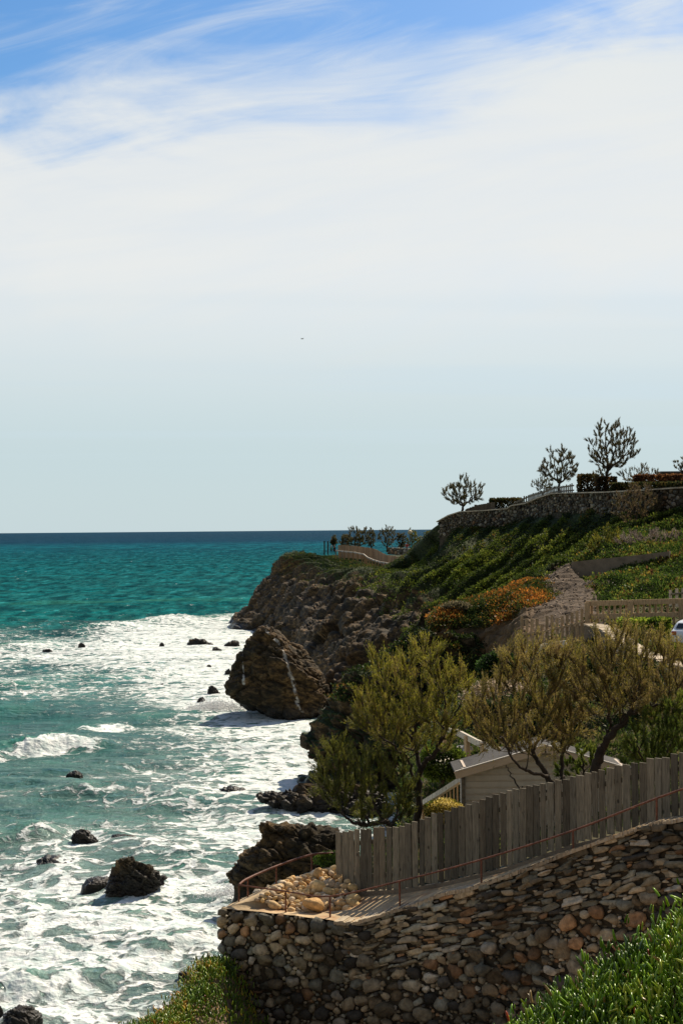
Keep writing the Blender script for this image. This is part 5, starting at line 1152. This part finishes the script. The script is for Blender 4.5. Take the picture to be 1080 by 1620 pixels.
# pale low wall curving by the car
lw_ = [at(905,990,71.5), at(935,988,70.5), at(965,1000,67.5), at(990,1020,64), at(1030,1040,60.5), at(1090,1056,57.5), at(1200,1075,55)]
lwp = catmull(np.array(lw_), 8); t = thing('low_wall', 'low curving garden wall with a broad pale stone top', 'wall', lwp[0]-[0, 0, .8])
mb = MB(); mc = MB(); g = np.random.default_rng(5)
for i in range(len(lwp)-1):
    a, b = lwp[i], lwp[i+1]; T_ = unit((b-a)*np.array([1, 1, 0])); Nn = np.array([T_[1], -T_[0], 0]); w1 = .5
    q = [a+Nn*.25, b+Nn*.25, b-Nn*w1, a-Nn*w1]; mb.box8([p_-[0, 0, 1.3] for p_ in q]+[p_-[0, 0, .06] for p_ in q])
    q = [a+Nn*(.32+g.uniform(-.04, .04)), b+Nn*(.32+g.uniform(-.04, .04)), b-Nn*(w1+.08), a-Nn*(w1+.08)]; dzz = g.uniform(-.03, .03); mc.box8([p_+[0, 0, -.058] for p_ in q]+[p_+[0, 0, .03+dzz] for p_ in q])
place(t, mb.build('wall_body', M['greyconc']), mc.build('coping', M['coping']))
# wall that carries the railing behind hedge
bw = np.array([at(924,990,74.3), at(1000,988,73.3), at(1100,986,72.3), at(1200,984,71.3)])
t = thing('low_wall', 'straight rubble wall carrying the timber railing', 'wall', bw[0]-[0, 0, 1])
V, Fq, c = stones_on(bw, .9, .8, .07, .16, 1.4, 15, tries=900)
place(t, mesh_np('stones', V, Fq, M['stone'], None, c, True), backing(bw, 1.2, .03, .4).build('mortar_core', M['greyconc']))
# ramp paving inside the low wall
V = np.array([at(940,1000,70)-[0, 0, .9], at(1200,1010,70)-[0, 0, .5], at(1200,1090,54)-[0, 0, .6], at(1060,1065,57)-[0, 0, .9]]); 
# ---------------------------------------------------------------- concrete retaining wall on the slope
rw = np.array([at(903,889,89.5), at(960,883,88.5), at(1010,878,87.5), at(1058,872,86.8)])
t = thing('retaining_wall', 'plain grey brown concrete retaining wall across the slope above the gully', 'wall', rw[0]-[0, 0, 1])
place(t, backing(rw, 1.0, 0, .45, 0).build('wall_body', M['greyconc'])); t.children[0]['label'] = 'plain concrete wall face'
# ---------------------------------------------------------------- hilltop wall and fence
hw_ = [(694,826,147.5),(712,816,146),(731,810,144),(770,808,140),(806,805,136),(814,800,135),(835,797,132.5),(856,788,127.5),(878,781,123),(920,780,116.5),(963,779,109.5),(1020,776,103.5),(1080,772,99),(1180,768,95)]
hp = np.array([at(*q) for q in hw_]); t = thing('hilltop_wall', 'long grey rubble wall along the crest of the green hill', 'wall', hp[0]-[0, 0, 2])
V, Fq, c = stones_on(hp, 1.6, .80, .09, .21, 1.5, 17, depth=.35, tries=7000, sub=ICO1, colw=[2, 3, 2, 1, 2, 3, .5, 1, 4, 2])
place(t, mesh_np('stones', V, Fq, M['stone'], None, c*.62, True), backing(hp, 3.0, .05, .6, .0).build('mortar_core', M['mortar']))
mb = MB(); 
for i in range(len(hp)-1): mb.bar(hp[i]+[0, .25, .03], hp[i+1]+[0, .25, .03], .7, .1)
place(t, mb.build('coping', M['coping']))
def pale_fence(name, label, tops, bots, wd, gap, m_, rails=True, group=None, tone=(1, 1, 1), seed=3):
    g = np.random.default_rng(seed); A = np.array([at(*q) for q in bots]); B = np.array([at(*q) for q in tops]); L = np.r_[0, np.cumsum(np.linalg.norm(np.diff(A[:, :2], axis=0), axis=1))]
    t = thing(name, label, 'fence', A[0], group); mb = MB(); s = 0
    while s < L[-1]:
        c = np.array([np.interp(s, L, A[:, j]) for j in range(3)]); zt = np.interp(s, L, B[:, 2]); i = min(max(np.searchsorted(L, s)-1, 0), len(A)-2)
        ang = math.atan2(A[i+1, 1]-A[i, 1], A[i+1, 0]-A[i, 0]); k = g.uniform(.75, 1.2); board(mb, c, ang, wd, .06, c[2]-.2, zt+g.normal(0, .03), 0, tuple(k*x for x in tone)); s += wd+gap
    place(t, mb.build('pickets', m_))
    mb = MB(); Nn = np.array([0, .07, 0])
    for fz in (.3, .8):
        Pz = A+(B-A)*fz+Nn
        for i in range(len(Pz)-1): mb.bar(Pz[i], Pz[i+1], .08, .12)
    place(t, mb.build('rails', m_)); return t
pale_fence('hilltop_fence', 'grey picket fence climbing along the hilltop wall', [(815,793,137.6),(835,783,135),(856,777,130),(876,770,125.6),(907,765,120.5)], [(815,802,137.6),(835,798,135),(856,789,130),(876,782,125.6),(907,780,120.5)], .17, .30, M['greywood'], tone=(.7, .7, .7))
pale_fence('hilltop_fence', 'low dark picket fence between the lone tree and the clipped hedge', [(737,805,145.6),(757,798,144),(772,796,142.5),(782,794,141.5)], [(737,811,145.6),(757,809,144),(772,808.5,142.5),(782,808,141.5)], .3, .06, M['greywood'], tone=(.6, .55, .5))
# small flat roofed hut at the edge
t = thing('flat_roof_hut', 'dark flat roofed hut just showing above the hedge at the right edge', 'hut', at(1063, 775, 118))
c = at(1063, 775, 118); mb = MB(); mb.box(c, 1.9, 1.6, 1.5, 0, (.12, .10, .08), True); place(t, mb.build('wall', M['paint']))
c = at(1063, 749, 118); mb = MB(); mb.box(c, 2.5, 2.2, .14, 0, (.09, .08, .07), True); place(t, mb.build('roof', M['paint']))
# ---------------------------------------------------------------- FAR CAPE: fence, handrail, gate posts, people, little wall
pale_fence('promenade_fence', 'long pale brown fence snaking along the far cape path', [(536,862,236),(555,863,232),(575,865,228),(592,868,224),(602,873,219),(612,878,214),(625,880,210),(641,882,206)],
  [(536,880,236),(555,881,232),(575,883,228),(592,887,224),(602,891,219),(612,895,214),(625,899,210),(641,902,206)], .5, .03, M['wood'], tone=(.95, .85, .8), seed=5)
rl = [(531,871,230),(545,872.5,226),(560,874,222),(575,877,218),(581,882,212),(590,886,208),(600,889,204),(612,891,200),(622,893,197),(632,896,195)]
P = np.array([at(*q) for q in rl]); t = thing('timber_handrail', 'post and rail barrier running below the long fence on the far cape', 'railing', P[0]-[0, 0, 1])
mb = MB()
for i in range(len(P)-1): mb.bar(P[i], P[i+1], .1, .2)
place(t, mb.build('top_rail', M['palewood']))
Pc = resample(P, 19)
for p_ in Pc: mb = MB(); mb.box(p_-[0, 0, 1.3], .2, .2, 1.4, 0, (.8, .7, .6), True); place(t, mb.build('post', M['wood']))
for i, (u, lab) in enumerate([(513, 'left dark gate post at the end of the far cape'), (518.5, 'right dark gate post at the end of the far cape')]):
    a = at(u, 874, 250); b = at(u, 857, 250); mb = MB(); mb.tube([a-[0, 0, .4], b], .13, 6, (.05, .06, .05)); mb.box(b+[0, 0, .05], .34, .34, .12, 0, (.05, .06, .05)); o = mb.build('gate_post', M['paint']); tag(o, lab, 'post', 'gate posts on the cape')
sw = np.array([at(612,866,262), at(640,867,258), at(655,869,254)]); t = thing('low_wall', 'low rubble wall beside the figure in red on the far cape', 'wall', sw[0]-[0, 0, 1])
V, Fq, c = stones_on(sw, 1.1, .8, .15, .3, 1.4, 19, tries=500, sub=ICO1); place(t, mesh_np('stones', V, Fq, M['stone'], None, c*1.3, True), backing(sw, 1.3, .05, .5).build('mortar_core', M['greyconc']))
def person(label, base, h_, shirt, pants, hair, face_ang, seed, stride=.1):
    """one skinned body; shirt, trousers and hair are children"""
    s = h_/1.75; t = thing('person', label, 'person', base)
    J = {'pel': (0, 0, .95), 'wst': (0, 0, 1.1), 'chs': (0, 0, 1.32), 'nck': (0, 0, 1.48), 'hdb': (0, .01, 1.56), 'hed': (0, .02, 1.66), 'top': (0, .0, 1.73)}
    for k, sg in (('l', -1), ('r', 1)):
        J['hip'+k] = (sg*.1, 0, .9); J['kne'+k] = (sg*.11, sg*stride+.03, .5); J['ank'+k] = (sg*.11, sg*stride*1.6, .08); J['toe'+k] = (sg*.12, sg*stride*1.6+.16, .03)
        J['sho'+k] = (sg*.19, 0, 1.42); J['elb'+k] = (sg*.25, -sg*stride*.8, 1.15); J['wri'+k] = (sg*.25, -sg*stride*1.4+.08, .92); J['han'+k] = (sg*.25, -sg*stride*1.4+.12, .83)
    E = [('pel', 'wst'), ('wst', 'chs'), ('chs', 'nck'), ('nck', 'hdb'), ('hdb', 'hed'), ('hed', 'top')]
    for k in 'lr': E += [('pel', 'hip'+k), ('hip'+k, 'kne'+k), ('kne'+k, 'ank'+k), ('ank'+k, 'toe'+k), ('chs', 'sho'+k), ('sho'+k, 'elb'+k), ('elb'+k, 'wri'+k), ('wri'+k, 'han'+k)]
    Rr = {'pel': .14, 'wst': .12, 'chs': .14, 'nck': .055, 'hdb': .07, 'hed': .095, 'top': .06, 'hip': .09, 'kne': .058, 'ank': .04, 'toe': .035, 'sho': .06, 'elb': .042, 'wri': .03, 'han': .035}
    def skin(names, grow, nm, col):
        idx = {k: i for i, k in enumerate(names)}; ed = [(idx[a], idx[b]) for a, b in E if a in idx and b in idx]
        me = bpy.data.meshes.new(nm); me.from_pydata([tuple(np.array(J[k])*s) for k in names], ed, []); o = bpy.data.objects.new(nm, me); C.objects.link(o)
        md = o.modifiers.new('s', 'SKIN'); 
        for k, i in idx.items():
            r_ = (Rr.get(k) or Rr[k[:3]])*grow*s; me.skin_vertices[0].data[i].radius = (r_, r_*.85); me.skin_vertices[0].data[i].use_root = (i == 0)
        o.modifiers.new('d', 'SUBSURF').levels = 1
        dg = bpy.context.evaluated_depsgraph_get(); m2 = bpy.data.meshes.new_from_object(o.evaluated_get(dg)); o.modifiers.clear(); o.data = m2
        a = m2.color_attributes.new('Col', 'FLOAT_COLOR', 'POINT'); a.data.foreach_set('color', np.tile((*col, 1), (len(m2.vertices), 1)).astype(np.float32).ravel())
        m2.materials.clear(); m2.materials.append(M['skin']); o.parent = t; return o
    skin(list(J.keys()), 1.0, 'body', (.45, .27, .19))
    skin(['chs', 'pel', 'wst', 'shol', 'elbl', 'wril', 'shor', 'elbr', 'wrir'], 1.22, 'jacket', shirt)
    skin(['pel', 'hipl', 'knel', 'ankl', 'hipr', 'kner', 'ankr'], 1.2, 'trousers', pants)
    V, Fq = ICO2; V = V*np.array([.105, .115, .11])*s+np.array([0, -.025, 1.68])*s; V = V[:]; o = mesh_np('hair', V, Fq, M['skin'], None, np.tile(hair, (len(V), 1)), True); o.parent = t
    V, Fq = ICO1; V = V*np.array([.018, .03, .025])*s+np.array([0, .125, 1.645])*s; o = mesh_np('nose', V, Fq, M['skin'], None, np.tile((.45, .27, .19), (len(V), 1)), True); o.parent = t
    t.rotation_euler = (0, 0, face_ang); return t
person('person in black with pale hair walking on the far cape path', at(529, 878.5, 228), 1.62, (.012, .012, .014), (.02, .02, .02), (.35, .30, .25), math.pi*.9, 1)
person('person in a green jacket beside the one in black on the far cape', at(524, 877.5, 231), 1.5, (.03, .22, .12), (.02, .05, .04), (.4, .3, .2), math.pi*.8, 2)
person('person in a red jacket and grey trousers standing by the far rubble wall', at(643.5, 874.5, 240), 1.75, (.42, .02, .02), (.25, .23, .21), (.05, .03, .02), math.pi, 3, .02)
# small white stone plinths in the grass of the cape
for i, (u, v, Y, lab) in enumerate([(580, 908, 186, 'small white cone shaped stone on the cape slope'), (616, 905, 190, 'little white block at the end of the cape rail')]):
    c = at(u, v, Y); V, Fq = ICO2; V = V*np.array([.3, .3, .42])*(1-.35*np.clip(V[:, 2:], 0, 1)); V = V+c+[0, 0, .3]; o = mesh_np('white_stone', V, Fq, M['paint'], None, np.tile((.8, .78, .72), (len(V), 1)), False); tag(o, lab, 'stone')
# globe lamp above the far trees
a = at(648, 872, 266); b = at(648, 842, 266); t = thing('globe_lamp', 'pale globe lamp rising out of the yellow green far tree', 'lamp', a)
mb = MB(); mb.tube([a, b], .09, 6, (.2, .2, .18)); V, Fq = ICO3
o = mesh_np('globe', V*.42+b, Fq, M['paint'], None, np.tile((.75, .62, .38), (len(V), 1)), True); place(t, mb.build('pole', M['paint']), o)
# seagull high over the sea
c = at(478, 536, 120); mb = MB(); mb.tube([c-[.13, 0, 0], c-[.05, 0, 0], c+[.06, 0, 0], c+[.14, 0, .01]], [.01, .035, .03, .012], 6, (.25, .25, .25))
t = thing('seagull', 'tiny dark gull gliding alone in the pale sky', 'bird', c); place(t, mb.build('body', M['skin'], None, True))
mb = MB(); 
for sg in (-1, 1): mb.box8([c+[0, -.04, 0], c+[sg*.12, -.05*1, .09], c+[sg*.12, .03, .09], c+[0, .05, 0], c+[0, -.04, .012], c+[sg*.12, -.05, .102], c+[sg*.12, .03, .102], c+[0, .05, .012]], (.2, .2, .2)); 
place(t, mb.build('wings', M['skin']))

# ---------------------------------------------------------------- WHITE CAR (its rear shows at the right edge)
def car(label, base, ang):
    t = thing('parked_car', label, 'car', base); t.rotation_euler = (0, 0, ang)
    prof = [(-1.75, .28), (-1.78, .62), (-1.70, .78), (-1.55, .86), (-1.32, 1.10), (-.95, 1.20), (.1, 1.22), (.55, 1.12), (1.0, .80), (1.55, .70), (1.75, .55), (1.76, .28)]
    pr = catmull(np.array(prof), 5); W2 = .70; n_ = len(pr); V = []
    secs = [(-1, .84, 0), (-.97, .97, 0), (-.9, 1, 0), (0, 1, 0), (.9, 1, 0), (.97, .97, 0), (1, .84, 0)]
    for (sx_, k, _) in secs:
        for (x_, z_) in pr:
            tum = 1-.22*max(0, (z_-.72)/.5); zz = .28+(z_-.28)*(k if abs(sx_) > .93 else 1); V.append((sx_*W2*tum, x_*(.985 if abs(sx_) > .95 else 1), zz))
    V = np.array(V); Fq = grid_faces(len(secs), n_); white = (.78, .80, .82)
    o = mesh_np('body', V, Fq, M['carpaint'], None, np.tile(white, (len(V), 1)), True); bm = bmesh.new(); bm.from_mesh(o.data); bm.verts.ensure_lookup_table()
    for r in (0, len(secs)-1): bm.faces.new([bm.verts[r*n_+i] for i in range(n_)])
    bmesh.ops.recalc_face_normals(bm, faces=bm.faces); bm.to_mesh(o.data); bm.free(); o.parent = t
    def pane(nm, q, m_, c=None):
        q = np.array(q, float); nn = unit(np.cross(q[1]-q[0], q[2]-q[0])); mb = MB(); mb.box8(list(q-nn*.012)+list(q+nn*.012), c); o = mb.build(nm, m_); o.parent = t
    pane('rear_window', [(-.50, -1.555, .885), (.50, -1.555, .885), (.44, -1.35, 1.10), (-.44, -1.35, 1.10)], M['glass'])
    pane('windscreen', [(-.52, .98, .83), (.52, .98, .83), (.46, .62, 1.09), (-.46, .62, 1.09)], M['glass'])
    for sg in (-1, 1):
        pane('side_window', [(sg*.685, -1.25, .84), (sg*.685, .75, .84), (sg*.60, .45, 1.10), (sg*.60, -1.05, 1.13)], M['glass'])
        pane('tail_light', [(sg*.62, -1.775, .60), (sg*.42, -1.79, .60), (sg*.42, -1.76, .76), (sg*.62, -1.74, .76)], M['paint'], (.4, .02, .02))
        pane('headlight', [(sg*.60, 1.73, .52), (sg*.38, 1.77, .52), (sg*.38, 1.72, .64), (sg*.60, 1.68, .64)], M['paint'], (.7, .7, .7))
        for yy in (-1.1, 1.1):
            mb = MB(); th = np.linspace(0, 2*np.pi, 24, endpoint=False); x_ = sg*.66
            mb.tube([(x_-.09, yy, .27), (x_-.085, yy, .27), (x_+.085, yy, .27), (x_+.09, yy, .27)], [.2, .27, .27, .2], 20, (.02, .02, .02)); o = mb.build('wheel', M['paint'], None, True); o.parent = t
            mb = MB(); mb.tube([(x_+sg*.07, yy, .27), (x_+sg*.1, yy, .27)], [.17, .15], 6, (.5, .5, .5)); o2 = mb.build('rim', M['paint']); o2.parent = o
    return t
car('white hatchback parked at the right edge behind the lime green grass', at(1103, 1022, 64.5), -.55)
